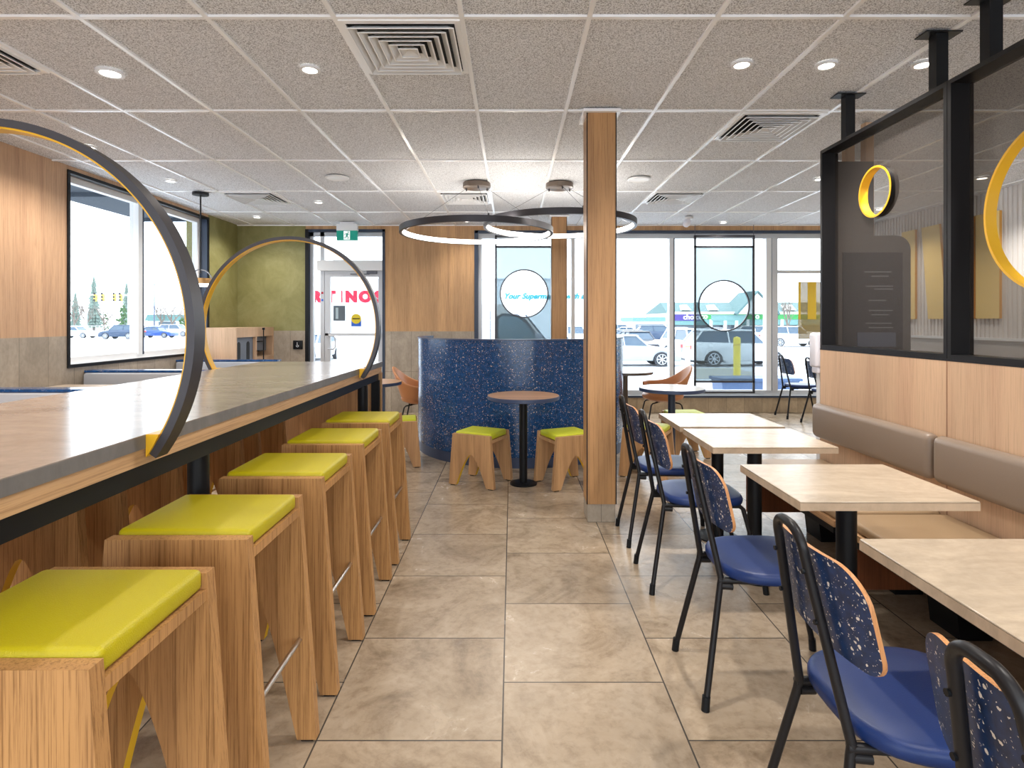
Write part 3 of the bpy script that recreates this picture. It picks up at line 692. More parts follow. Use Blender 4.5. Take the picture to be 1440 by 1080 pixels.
# ---------------------------------------------------------------- dining chairs
def make_chair(simple=False):
    t = thing('dining_chair', 'x', 'chair'); r = .0115
    jx, jz = -.205, .43
    # back loop
    b = MB(); xt = -.295; zt = .893
    pts = [(jx, -.117, jz)]
    for k in range(1, 9): f = k/8*.88; pts.append((jx+(xt-jx)*f, -.117+.062*f, jz+(zt-jz)*f))
    c0 = pts[-1]; yw = abs(c0[1]); zz = c0[2]
    rr = yw*.8; zz = zt-rr
    pts[8] = (pts[8][0], -yw, min(pts[8][2], zz-.004)); lx = lambda z: jx+(xt-jx)*(z-jz)/(zt-jz)
    for k in range(0, 9):
        a = PI/2*k/8; pts.append((lx(zz+rr*math.sin(a)), -yw+rr*(1-math.cos(a)), zz+rr*math.sin(a)))
    for k in range(8, -1, -1):
        a = PI/2*k/8; pts.append((lx(zz+rr*math.sin(a)), yw-rr*(1-math.cos(a)), zz+rr*math.sin(a)))
    pts += [(p[0], -p[1], p[2]) for p in reversed(pts[:9])]
    b.tube(pts, r, blackm, 12); b.build('back_frame', t)
    for s in (-1, 1):
        b = MB(); b.tube([(jx, s*.117, jz+.01), (jx-.005, s*.118, jz-.02), (-.283, s*.185, .03)], r, blackm, 12); o = b.build('leg', t)
        b = MB(); b.tube([(-.282, s*.184, .05), (-.287, s*.188, .0)], r+.003, black, 12); b.build('foot_cap', o)
        b = MB(); b.tube([(.17, s*.14, .432), (.19, s*.145, .415), (.287, s*.185, .03)], r, blackm, 12); o = b.build('leg', t)
        b = MB(); b.tube([(.284, s*.184, .05), (.289, s*.188, .0)], r+.003, black, 12); b.build('foot_cap', o)
    b = MB()
    for s in (-1, 1):
        b.tube([(jx-.01, s*.117, jz), (-.1, s*.128, jz), (.17, s*.14, jz)], r, blackm, 10)
        b.tube([(jx, s*.117, jz-.02), (jx+.04, s*.12, jz-.022)], .013, blackm, 10)
    b.tube([(.14, -.14, jz), (.14, .14, jz)], .009, blackm, 8); b.tube([(-.12, -.125, jz), (-.12, .125, jz)], .009, blackm, 8); b.build('seat_frame', t)
    # seat pad
    b = MB(); n = 40; prof = [(.90, .441), (.985, .444), (1.0, .452), (1.0, .466), (.975, .476), (.90, .480), (.6, .4815), (.3, .479)]; vs = []; fs = []
    def ring_(sc):
        o = []
        for i in range(n):
            a = 2*PI*i/n; e = 2/3.2; ca, sa = math.cos(a), math.sin(a)
            hx = .205; hy = .205-.018*(-ca if ca < 0 else -ca*.2)
            o.append((sc*hx*math.copysign(abs(ca)**e, ca)+.005, sc*hy*math.copysign(abs(sa)**e, sa)))
        return o
    for sc, z in prof: vs += [(x, y, z) for x, y in ring_(sc)]
    for j in range(len(prof)-1):
        for i in range(n): fs.append((j*n+i, j*n+(i+1)%n, (j+1)*n+(i+1)%n, (j+1)*n+i))
    fs += [tuple(reversed(range(n))), tuple(range((len(prof)-1)*n, len(prof)*n))]
    b.faces(vs, fs, bluev, True); b.build('seat', t, sharp=False)
    # plywood backrest
    zb, zt2, W, rc, th = .625, .850, .216, .06, .0105
    rows = []; M = 20; K = 24
    for j in range(M+1):
        z = zb+(zt2-zb)*(.5-.5*math.cos(PI*j/M)); d1 = max(0, .05-(z-zb)); d2 = max(0, .075-(zt2-z)); wv = W-(.05-math.sqrt(max(0, .0025-d1*d1)))-(.075-math.sqrt(max(0, .005625-d2*d2)))-.012*(z-zb)/(zt2-zb)
        rows.append([(wv*(-1+2*i/K), z) for i in range(K+1)])
    def pos(s, z, off): return (jx-.19*(z-jz)+.014+.8*s*s+off, s, z)
    vs = [pos(s, z, 0) for row in rows for s, z in row] + [pos(s, z, th) for row in rows for s, z in row]; q = (M+1)*(K+1)
    f1 = [(j*(K+1)+i, (j+1)*(K+1)+i, (j+1)*(K+1)+i+1, j*(K+1)+i+1) for j in range(M) for i in range(K)]
    b = MB(); bv = [b.bm.verts.new(v) for v in vs]; sp = b.mi(spk_chair); pl = b.mi(ply)
    for f in f1:
        a = b.bm.faces.new([bv[i] for i in reversed(f)]); a.material_index = sp; a.smooth = True
        a = b.bm.faces.new([bv[i+q] for i in f]); a.material_index = sp; a.smooth = True
    rim = [i for i in range(K+1)] + [j*(K+1)+K for j in range(1, M+1)] + [M*(K+1)+i for i in range(K-1, -1, -1)] + [j*(K+1) for j in range(M-1, 0, -1)]
    for a_, c_ in zip(rim, rim[1:]+rim[:1]):
        a = b.bm.faces.new([bv[a_], bv[c_], bv[c_+q], bv[a_+q]]); a.material_index = pl
    bmesh.ops.recalc_face_normals(b.bm, faces=b.bm.faces)
    b.build('backrest', t)
    for s in (-1, 1):
        for z in (.69, .80): b = MB(); mx = Matrix.Translation((jx-.19*(z-jz)-.012, s*(.117-.062*(z-jz)/.475), z)) @ Matrix.Rotation(-PI/2, 4, 'Y'); b.cyl((0,0,0), .006, .006, black, 10, mx); b.build('screw', t)
    return t
ch = make_chair()
G = 'navy dining chairs facing the bench tables'
for x, y, rz, l in ((.965, .82, 0, 'navy speckled dining chair in the near right corner, only its back in view'), (.96, 1.39, 0, 'navy speckled dining chair second from the camera, at the nearest table'),
        (.97, 2.215, 0, 'navy speckled dining chair at the table with the leg in full view'), (.992, 3.08, 0, 'navy speckled dining chair second from the far end of the table row'),
        (.997, 3.68, 0, 'navy speckled dining chair farthest from the camera in the table row, next to the column')): inst(ch, (x, y, 0), rz, l, G)
inst(ch, (4.17, 8.28, 0), L(0), 'navy chair by the far windows, left of the pair beyond the bench', 'navy chairs by the far windows')
inst(ch, (4.24, 7.66, 0), L(0), 'navy chair by the far windows, cut off by the end of the bench wall', 'navy chairs by the far windows')
sq_table(7.3, 7.9, 'narrow table by the far windows mostly hidden behind the bench wall', 4.62, 5.2)

# ---------------------------------------------------------------- tan armchairs
def make_armchair():
    t = thing('armchair', 'x', 'armchair')
    # bucket shell: swept horseshoe; rows by angle around the seat
    b = MB(); n = 28; rows = []
    for j in range(7):
        v = j/6; row = []
        for i in range(n+1):
            a = -PI*.86 + 2*PI*.86*i/n          # 0 = back
            back = max(0, math.cos(a)); hgt = .18 + .22*back**2.2
            rx, ry = .25+.03*v, .27+.035*v
            lean = .10*v*back
            row.append((-(math.cos(a))*rx*(1 if math.cos(a) > 0 else .95)-lean, math.sin(a)*ry, .40+.02+hgt*v - .03*(1-v)*0))
        rows.append(row)
    vs = [p for r_ in rows for p in r_]; w_ = n+1
    fs = [(j*w_+i, j*w_+i+1, (j+1)*w_+i+1, (j+1)*w_+i) for j in range(6) for i in range(n)]
    b.faces(vs, fs, leather, True); o = b.build('shell', t, sharp=False)
    md = o.modifiers.new('thick', 'SOLIDIFY'); md.thickness = .028; md.offset = 1
    md = o.modifiers.new('smooth', 'SUBSURF'); md.levels = md.render_levels = 1
    b = MB(); b.lathe([(.0, -.055), (.17, -.05), (.245, -.02), (.262, .012), (.25, .04), (.15, .05), (0, .048)], leather, c=(0, 0, .42), n=36); b.build('seat', t, sharp=False)
    for sx, sy in ((-1,-1), (-1,1), (1,-1), (1,1)):
        b = MB(); b.tube([(sx*.10, sy*.13, .36), (sx*.17, sy*.17, .35), (sx*.19, sy*.18, .33), (sx*.26, sy*.23, 0)], .009, black, 8); b.build('leg', t)
    b = MB(); b.tube([(-.12, -.14, .362), (.12, .14, .362)], .009, black, 8); b.tube([(-.12, .14, .362), (.12, -.14, .362)], .009, black, 8); b.build('cross_bar', t)
    return t
ac = make_armchair()
inst(ac, (1.93, 7.35, 0), L(180), 'tan leather armchair by the windows, behind the round white-topped table', 'tan leather armchairs')
inst(ac, (-1.12, 7.15, 0), L(0), 'tan leather armchair left of the curved booth, before the tiled wall', 'tan leather armchairs')

# ---------------------------------------------------------------- curved booth
t = thing('curved_booth', 'curved navy speckled booth wall standing round behind the small table', 'booth', (.094, 6.514, 0))
Rb, Hb = 1.144, 1.21
b = MB(); b.band((0,0,0), 'z', Rb-.06, Rb, .10, Hb-.012, spk_booth, a0=PI*.90, a1=PI*2.10, n=90); b.build('shell', t)
b = MB(); b.band((0,0,0), 'z', Rb-.065, Rb+.006, Hb-.012, Hb, kick, a0=PI*.90, a1=PI*2.10, n=90); b.build('cap', t)
b = MB(); b.band((0,0,0), 'z', Rb-.055, Rb-.002, 0, .10, kick, a0=PI*.90, a1=PI*2.10, n=90); b.build('kickplate', t)
b = MB(); b.band((0,0,0), 'z', Rb-.52, Rb-.062, .40, .47, greyv, a0=PI*.95, a1=PI*2.05, n=60); b.build('seat', t)
b = MB(); b.band((0,0,0), 'z', Rb-.45, Rb-.08, 0, .40, oak, a0=PI*.95, a1=PI*2.05, n=60); b.build('seat_base', t)
b = MB(); b.band((0,0,0), 'z', Rb-.15, Rb-.062, .52, 1.05, greyv, a0=PI*.95, a1=PI*2.05, n=60); b.build('backrest', t)

# ---------------------------------------------------------------- bench, low wall and mesh screens
PX = 2.10
o = MB().box((PX, -.6, 0), (PX+.14, 3.91, 1.185), oakp).build('bench_wall'); tag(o, 'low wood panelled wall behind the bench, carrying the black screens', 'partition')
b = MB()
for y in (2.77, 1.63, .49): b.box((PX-.001, y-.0015, 0), (PX+.002, y+.0015, 1.185), walnut)
b.build('panel_joint', o)
b = MB(); b.box((PX-.001, -.6, 1.185), (PX+.141, 3.911, 1.195), blackm); b.build('cap', o)
def screen(y0, y1, cy, cz, r, label, posts):
    z0, z1 = 1.195, 2.537; t = thing('mesh_screen', label, 'screen', (PX, (y0+y1)/2, z0), 0, 'black mesh screens')
    oy = (y0+y1)/2; b = MB(); tt = .022
    y0l, y1l = y0-oy, y1-oy
    b.box((0, y0l, 0), (.11, y1l, tt), blackm); b.box((0, y0l, z1-z0-tt), (.11, y1l, z1-z0), blackm); b.box((0, y0l, tt), (.11, y0l+tt, z1-z0-tt), blackm); b.box((0, y1l-tt, tt), (.11, y1l, z1-z0-tt), blackm)
    b.build('frame', t)
    b = MB(); rect_hole(b, 'x', .09, y0l+tt, y1l-tt, tt, z1-z0-tt, cy-oy, cz-z0, r, meshm); b.build('mesh_panel', t)
    b = MB(); b.band((.09, cy-oy, cz-z0), 'x', r-.008, r, -.024, .024, blackm, m_in=yellowp, n=72); b.band((.09, cy-oy, cz-z0), 'x', r-.0085, r+.003, -.027, -.0235, yellowp, n=72); b.build('ring', t)
    for yp in posts:
        b = MB(); b.box((.025, yp-oy-.027, z1-z0), (.085, yp-oy+.027, CEIL-z0), black); p = b.build('hanging_post', t)
        b = MB(); b.box((-.035, yp-oy-.045, CEIL-z0-.006), (.145, yp-oy+.045, CEIL-z0), black); b.build('ceiling_plate', p)
screen(2.772, 3.91, 3.43, 2.152, .15, 'black framed mesh screen with the small yellow ring, at the far end', (3.68, 2.90))
screen(1.632, 2.768, 2.265, 1.85, .365, 'black framed mesh screen with the large yellow ring, cut by the right edge', (2.58, 1.8))
screen(.49, 1.628, 1.06, 2.0, .2, 'black framed mesh screen beside the camera, outside the picture', (1.45, .7))
# bench units
for y0, y1, l in ((2.79, 3.88, 'far bench unit under the small ringed screen'), (1.65, 2.77, 'bench unit whose tan seat shows between two tables'), (.51, 1.63, 'bench unit beside the nearest table, mostly hidden')):
    t = thing('bench_seat', l + ', taupe upholstery', 'bench', (1.83, (y0+y1)/2, 0), 0, 'bench units along the wood wall'); h = (y1-y0)/2
    sm = tanv
    b = MB(); b.box((-.25, -h+.004, .405), (.265, h-.004, .45), sm, bev=.015, seg=3); b.build('seat', t)
    b = MB(); b.box((-.265, -h, .375), (.268, h, .405), oak_y); b.build('seat_board', t)
    b = MB(); b.box((-.25, -h+.03, .335), (-.20, h-.03, .375), black); b.box((.05, -h+.03, .335), (.1, h-.03, .375), black); b.build('steel_rail', t)
    for yy in (h-.03,):
        b = MB(); b.box((-.255, yy-.012, .10), (.268, yy+.012, .375), walnut); b.build('side_panel', t)
    for ya in (h-.30, -h+.10): b = MB(); b.prism([(.10, 0), (.24, 0), (.24, .335), (.06, .335)], ya, ya+.18, black, 'xz'); b.build('foot', t)
    t2 = thing('back_cushion', {2.79: 'long taupe back cushion at the far end of the wood wall', 1.65: 'long taupe back cushion below the large ringed screen, cut by the right edge', .51: 'taupe back cushion outside the picture on the wood wall'}[y0], 'cushion', (PX, (y0+y1)/2, .72), 0, 'back cushions on the wood wall')
    b = MB(); b.box((-.085, -h-.005, -.115), (-.012, h-.005, .11), taupe, bev=.035, seg=5); b.build('pad', t2)
    MB().box((-.013, -h+.1, -.06), (0, h-.1, .06), black).build('mounting_board', t2)

# ---------------------------------------------------------------- beyond the screens
t = thing('order_kiosk', 'grey order kiosk with rounded top standing behind the mesh screen', 'kiosk', (2.52, 4.03, 0))
kg = P('kiosk_grey', (.13, .12, .115), .5); ks = P('kiosk_screen', (.035, .035, .04), .3)
pts = [(-.28, .0), (.28, .0), (.28, 1.88)] + [(.18+.10*math.cos(a), 1.88+.10*math.sin(a)) for a in [PI/2*i/8 for i in range(1, 9)]] + [(-.28, 1.98)]
b = MB(); b.prism(pts, 0, .12, kg, 'xz'); b.build('body', t)
b = MB(); b.box((-.2, -.006, 1.18), (.22, 0, 1.86), ks); s_ = b.build('screen', t)
b = MB(); tl = P('kiosk_text', (.2, .2, .22), .5)
for i, (z, x0, x1) in enumerate(((1.72, -.05, .14), (1.69, .0, .12), (1.62, -.04, .15), (1.6, .02, .15), (1.52, -.02, .1), (1.45, -.02, .15), (1.42, .0, .12), (1.36, -.04, .14), (1.33, -.02, .15))): b.box((x0, -.009, z), (x1, -.006, z+.008), tl)
b.box((-.1, -.009, 1.20), (.17, -.006, 1.30), P('kiosk_blue', (.10, .12, .18), .5)); b.build('screen_text', s_)
MB().box((-.28, .0, 1.98), (.02, .1, 2.50), kg).build('upper_panel', t)
for x, l in ((2.46, 'slim wooden post left of the pair rising behind the screen'), (2.60, 'slim wooden post right of the pair, seen through the small yellow ring')):
    b = MB(); b.box((x-.03, 4.17, 0), (x+.03, 4.23, CEIL), oakp); tag(b.build('wooden_post'), l, 'post', 'slim posts behind the screen')
t = thing('soap_dispenser', 'white sanitizer dispenser just past the end of the wood wall', 'dispenser', (2.115, 3.968, 0))
b = MB(); b.box((-.04, -.05, 1.06), (.08, .05, 1.30), plastic, bev=.02, seg=3); b.box((-.025, -.04, 1.02), (.07, .04, 1.07), plastic, bev=.01); b.build('housing', t)
MB().box((.0, -.02, 0), (.05, .02, 1.05), whitem).build('stand', t)
MB().cyl((.02, 0, 0), .05, .012, whitem, 28).build('base', t)
# window art panels
def art(x0, x1, z0, z1, zt, zb, cx, cz, r, label):
    t = thing('window_art', label, 'window panel', ((x0+x1)/2, YB-.09, 0), 0, 'framed panels hanging in the windows'); ox = (x0+x1)/2
    b = MB(); e = .028
    for a, c_ in (((x0, z0), (x0+e, z1)), ((x1-e, z0), (x1, z1)), ((x0, z1-e), (x1, z1)), ((x0, z0), (x1, z0+e)), ((x0, zt), (x1, zt+e)), ((x0, zb), (x1, zb+e))):
        b.box((a[0]-ox, -.015, a[1]), (c_[0]-ox, .015, c_[1]), ringdark)
    b.build('frame', t)
    b = MB(); rect_hole(b, 'y', 0.0, x0+e-ox, x1-e-ox, zb+e, zt, cx-ox, cz, r, frost); b.build('frosted_panel', t)
    for xx in (x0+e/2-ox, x1-e/2-ox): b = MB(); b.cyl((xx, 0, z1), .004, CEIL-z1, grey_m, 8); b.build('hanging_wire', t)
    b = MB(); b.band((cx-ox, 0, cz), 'y', r-.010, r+.008, -.015, .015, ringdark, n=72); b.build('ring', t)
k = (YB-.09)/807
def X(px): return (px-720)*k
def Z(py): return EYE+(452.6-py)*k
art(X(976), X(1061), Z(553), Z(331), Z(348.5), Z(538), X(1018), Z(430), 35.5*k, 'tall framed frosted panel with a round hole in the right windows')
art(X(696), X(778), Z(553), Z(331), Z(348.5), Z(538), X(737), Z(413), 33.5*k, 'tall framed frosted panel with a round hole behind the curved booth')
b = MB(); b.box((X(1126), YB-.02, Z(477)), (X(1165), YB-.012, Z(396)), sheet); o = b.build('window_poster'); tag(o, 'dark poster with yellow bars hung at the far right window', 'poster')
b = MB(); b.box((X(1139), YB-.026, Z(449)), (X(1151), YB-.021, Z(396)), P('poster_yellow', (.62, .42, .03), .5)); b.box((X(1126), YB-.026, Z(449)), (X(1129), YB-.021, Z(396)), MATS['poster_yellow']); b.build('yellow_bar', o)
# wheelchair push plate
t = thing('door_button', 'black wheelchair push plate on the tiled wall left of the door', 'push button', (X(420.5)*1.011-.01, YB, 0))
MB().box((-.07, -.03, Z(491.5)), (.07, 0, Z(479)), black, bev=.006).build('plate', t)
b = MB(); zc = Z(485.3); wh = P('symbol_white', (.8, .85, .9), .5)
b.band((.0, -.034, zc-.012), 'y', .015, .021, 0, .003, wh, a0=PI*.9, a1=PI*2.05, n=20); b.box((-.008, -.034, zc-.008), (-.001, -.031, zc+.022), wh); b.box((-.008, -.034, zc-.01), (.014, -.031, zc-.003), wh); b.cyl((0,0,0), .006, .003, wh, 12, Matrix.Translation((-.005, -.031, zc+.032)) @ Matrix.Rotation(PI/2, 4, 'X'))
b.box((.012, -.034, zc-.026), (.019, -.031, zc-.003), wh); b.build('wheelchair_symbol', t)

# ---------------------------------------------------------------- waste station
t = thing('waste_station', 'wooden waste station with grey doors and oval slots by the olive corner', 'waste station', (-3.87, 8.08, 0))
b = MB(); y0, y1, x0, x1 = -.59, .59, -.26, .27; zt = 1.296
stw = oakp
b.box((x0, y0, .06), (x1, y0+.025, zt), stw); b.box((x0, y0+.025, zt-.025), (x1, y1, zt), stw); b.box((x0, y1-.03, .06), (x1, y1, zt-.025), stw); b.box((x0, -.015, .06), (x1, .02, zt-.025), stw)
b.box((x0, y0+.025, .06), (x0+.02, y1-.03, zt-.025), stw); b.box((x1-.02, y0+.025, zt-.13), (x1-.001, y1-.03, zt-.025), stw); b.box((x0, y0+.025, .06), (x1, y1-.03, .08), stw)
b.build('cabinet', t)
d = MB().box((x1-.06, y0+.03, .10), (x1-.04, -.02, zt-.13), greyc).build('door', t)
for yy in (-.44, -.17):
    b = MB(); pts = [(yy+.045*math.cos(a), .97+(.09 if math.sin(a) > 0 else -.09)*(abs(math.sin(a)) > 1e-6)+.045*math.sin(a)) for a in [2*PI*i/24 for i in range(24)]]
    b.prism(pts, x1-.04, x1-.036, darkhole, 'yz'); b.build('slot', d)
d = MB().box((x1-.12, .025, .95), (x1-.10, y1-.035, zt-.13), greyc).build('door', t)
b = MB(); b.box((x1-.12, .025, .86), (x1, y1-.035, .88), stw); b.box((x1-.03, .025, .80), (x1-.01, y1-.035, .86), stw); b.box((x1-.1, .025, .1), (x1-.08, y1-.035, .8), greyc); b.build('shelf', t)
t = thing('black_rack', 'thin black wire stand at the front of the waste station', 'rack', (-3.55, 8.2, 0))
b = MB(); b.cyl((0,0,0), .008, 1.27, black, 10); b.cyl((0,0,1.26), .018, .03, black, 12); b.cyl((0,0,0), .09, .01, black, 24); b.build('pole', t)
b = MB()
for z in (.96, 1.09): b.box((-.04, -.13, z), (.0, .0, z+.012), black)
b.build('rung', t)

# ---------------------------------------------------------------- window booths at the left
for y, l in ((4.05, 'nearest grey booth back by the left wall, with navy speckled cap'), (5.62, 'middle grey booth back under the left window, with navy speckled cap'), (7.14, 'farthest grey booth back in front of the waste station')):
    t = thing('booth_bench', l, 'booth', (-3.52, y, 0), 0, 'booth benches by the left window')
    b = MB(); b.box((-.62, -.03, 0), (.62, .03, .885), oak); b.build('back_panel', t)
    b = MB(); b.box((-.625, -.06, .885), (.625, .06, .905), spk_booth); b.box((-.625, -.062, .88), (.625, .062, .886), bluegrey); b.build('cap', t)
    for s in ((-1, 1) if y < 7 else (-1,)):
        ya, yb2 = sorted((s*.03, s*.10)); b = MB(); b.box((-.61, ya, .48), (.61, yb2, .88), greyv, bev=.02); b.build('back_pad', t)
        ya, yb2 = sorted((s*.11, s*.50)); b = MB(); b.box((-.61, ya, .38), (.61, yb2, .46), greyv, bev=.02); b.build('seat', t)
        ya, yb2 = sorted((s*.11, s*.44)); b = MB(); b.box((-.6, ya, 0), (.6, yb2, .38), oak); b.build('seat_base', t)
t = thing('booth_table', 'stone-topped booth table against the left wall, beyond the near booth back', 'table', (-3.56, 4.95, 0))
MB().box((-.585, -.29, .765), (.55, .36, .795), stone_tab, bev=.003, seg=1).build('table_top', t)
MB().cyl((0,0,.014), .035, .75, black).build('leg', t)
MB().lathe([(.2, 0), (.2, .01), (0, .016)], black, n=32).build('base_plate', t)

# ================================================================ outside
GZ = -.64
b = MB(); b.box((-160, YB+.6, GZ-.2), (200, 260, GZ), asphalt); b.box((-160, -30, GZ-.2), (XL-.32, YB+.6, GZ), asphalt); b.box((XR+.4, -30, GZ-.2), (200, YB+.6, GZ), asphalt); b.box((XL-.32, -30, GZ-.2), (XR+.4, YF-.25, GZ), asphalt)
o = b.build('parking_ground'); struct(o)
o.name = 'trim_4'
b = MB(); b.box((XL-2, YB+.26, GZ), (XR+4, YB+1.4, -.06), P('kerb_concrete', (.6, .6, .6), .9)); struct(b.build('trim_5'))
# yellow hatched island
b = MB(); b.box((5.8, 20.2, GZ), (9.6, 24.6, GZ+.01), asph_d)
t = b.build('painted_island'); tag(t, 'grey parking island with yellow hatching beyond the framed window panel', 'road marking')
b = MB()
for i in range(5):
    y = 20.4+i*.9; b.prism([(5.9, y), (9.5, y+.5), (9.5, y+.62), (5.9, y+.12)], GZ+.01, GZ+.014, ywl, 'xy')
b.build('hatching', t)
for x, y, zt, m, l in ((6.82, 17.4, .93, bollm, 'bright yellow bollard in front of the white car'), (7.62, 24.9, .55, bollp, 'paler bollard left of the framed window panel')):
    t = thing('bollard', l, 'bollard', (x, y, GZ), 0, 'parking lot bollards')
    b = MB(); h = zt-GZ; b.lathe([(.105, 0), (.105, h-.06), (.08, h-.02), (0, h)], m, n=24); b.build('sleeve', t)
    b = MB(); b.band((0,0,h-.27), 'z', .104, .1075, 0, .03, P('reflective_band', (.5, .35, .05), .4) if 'reflective_band' not in MATS else MATS['reflective_band'], n=24); b.build('band', t)
t = thing('planter_box', 'dark blue planter box outside below the framed window panel', 'planter', (5.05, 12.0, GZ))
b = MB(); b.prism([(-.68, 0), (.72, 0), (.82, .84), (-.78, .84)], -.3, .3, planter_m, 'xz'); b.build('body', t)
MB().box((-.82, -.34, .80), (.86, .34, .86), planter_m).build('rim', t)
# cars
def arch_pts(cx, r, z0, n=9): return [(cx-r*math.cos(PI*i/n), z0+r*math.sin(PI*i/n)) for i in range(n+1)]
CARK = dict(
 sedan=dict(L=4.6, wb=2.75, fo=.9, h=1.42, hood=.92, belt=.93, top=[(.32, 0), (.43, 1), (.70, 1), (.88, .05)], trunk=1.02, wr=.33),
 suv=dict(L=4.6, wb=2.7, fo=.9, h=1.66, hood=1.02, belt=1.05, top=[(.27, 0), (.39, 1), (.88, .97), (.97, .1)], trunk=1.12, wr=.36))
def car(kind, color, x, y, heading, label, group='cars in the parking lot'):
    K = CARK[kind]; Lh = K['L']; t = thing('car', label, 'car', (x, y, GZ), heading, group); f0 = -Lh/2   # nose towards -x
    wx = (f0+K['fo'], f0+K['fo']+K['wb']); r = K['wr']+.05; z0 = .24
    pts = [(f0+.05, z0)] + [p for p in arch_pts(wx[0], r, z0+.02)] + [p for p in arch_pts(wx[1], r, z0+.02)] + [(f0+Lh-.08, z0+.05), (f0+Lh, .55), (f0+Lh-.02, K['trunk']-.12), (f0+Lh*.96, K['trunk']), (f0+Lh*.88, K['belt']+.06), (f0+Lh*.3, K['belt']), (f0+Lh*.26, K['hood']), (f0+.3, K['hood']-.16), (f0+.04, .66), (f0, .42)]
    m = paint[color]; W = .9
    b = MB(); b.prism(pts, -W, W, m, 'xz'); bmesh.ops.bevel(b.bm, geom=[e for e in b.bm.edges if abs(abs(e.verts[0].co.y)-W) < 1e-5 and abs(e.verts[0].co.y-e.verts[1].co.y) < 1e-5], offset=.07, segments=2, affect='EDGES', profile=.5)
    b.build('body', t)
    zb = K['belt']-.02; zt = K['h']-.05; tp = [(f0+Lh*u, zb+(zt-zb)*v) for u, v in K['top']]
    def gh(mat, a, zlo, zhi, name, par, ex=0):
        b = MB(); vs = []
        for s in (-1, 1):
            for (px, pz) in tp:
                f = (pz-zb)/(zt-zb); vs.append((px+ (ex if px > 0 else -ex)*0, s*(W-.08-.17*f+ex), pz+ex))
        n = 4; b.faces(vs, [(0,1,2,3), (7,6,5,4)] + [(i, 4+i, 4+(i+1)%4, (i+1)%4) for i in range(4)], mat); return b.build(name, par)
    gh(carglass, 0, 0, 0, 'windows', t)
    b = MB(); (xa, za), (xb, zb2) = tp[1], tp[2]; b.box((xa-.08, -.71, zt-.02), (xb+.06, .71, zt+.05), m, bev=.03)
    for s in (-1, 1):
        for (q0, q1) in ((tp[0], tp[1]), (tp[3], tp[2])):
            b.tube([(q0[0], s*(W-.09), q0[1]), (q1[0], s*(W-.24), q1[1])], .04, m, 8)
        xm = (xa+xb)/2; b.tube([(xm-.05, s*(W-.075), K['belt']), (xm, s*(W-.235), zt)], .035, m, 8)
    b.build('roof', t)
    for wxx in wx:
        for s in (-1, 1):
            ya = s*(W-.11); mx = Matrix.Translation((wxx, ya, K['wr'])) @ Matrix.Rotation(-s*PI/2, 4, 'X')
            b = MB(); b.cyl((0,0,-.1), K['wr'], .22, tyre, 28, mx); o = b.build('wheel', t)
            b = MB(); b.band((0,0,0), 'z', K['wr']*.64, K['wr']*.72, .10, .135, rimm, n=24); b.cyl((0,0,.1), .05, .035, rimm, 10)
            for q in range(7):
                a = 2*PI*q/7; b.box((.03, -.022, .118), (K['wr']*.66, .022, .132), rimm, Matrix.Rotation(a, 4, 'Z'))
            for v in b.bm.verts: v.co = mx @ v.co
            b.build('rim', o)
    b = MB()
    for s in (-1, 1): b.box((f0+.02, s*.62-.2, .62), (f0+.22, s*.62+.2, .76), headl, bev=.03)
    b.build('headlights', t)
    b = MB()
    for s in (-1, 1): b.box((f0+Lh-.14, s*.68-.16, .78), (f0+Lh+.01, s*.68+.16, .96), lampred, bev=.02)
    b.build('tail_lights', t)
def at(px, Y): return (px-720)*Y/807
car('suv', 'white', at(1034, 26.5), 26.5, PI, 'white crossover parked behind the yellow bollard')
car('sedan', 'silver', at(880, 26.8), 26.6, PI, 'silver car seen beside the booth edge, nose pointing right')
car('sedan', 'black', at(896, 36.5), 36.5, L(100), 'dark car behind the silver one, red tail lamps showing')
car('sedan', 'grey', at(888, 43), 43, L(100), 'grey car between the silver car and the far row')
car('suv', 'white', at(975, 30.5), 30.5, L(100), 'white car with red lamp behind the pale bollard')
car('suv', 'white', at(1112, 47), 47, PI, 'white crossover beyond the framed window panel, at the far right')
car('suv', 'cream', at(1066, 53), 53, PI, 'white car parked left of the far right crossover')
car('sedan', 'silver', at(1008, 58), 58, PI, 'pale car whose roof shows inside the ring of the window panel')
car('suv', 'navy', at(925, 58), 58, PI, 'dark crossover in the far row between column and window mullion')
car('sedan', 'white', at(886, 67), 67, L(160), 'white sedan in the far row right beside the column')
car('suv', 'silver', at(872, 75), 75, L(190), 'silver car farthest back beside the column')
car('sedan', 'white', at(960, 64), 64, L(175), 'white sedan in the far row left of the framed window panel')
car('suv', 'white', at(806, 50), 50, L(100), 'white car seen in the gap between the two columns')
car('sedan', 'white', at(436, 30), 30, L(80), 'white car seen through the strip left of the door')
car('suv', 'navy', at(172, 68), 68, 0, 'dark crossover seen through the left window, beside the mullion')
car('sedan', 'white', at(108, 72), 72, PI, 'white car at the left edge of the left window')
car('sedan', 'blue', at(214, 72), 73, PI, 'blue car seen through the right pane of the left window')
car('suv', 'white', at(248, 80), 80, PI, 'white crossover at the right edge of the left window')
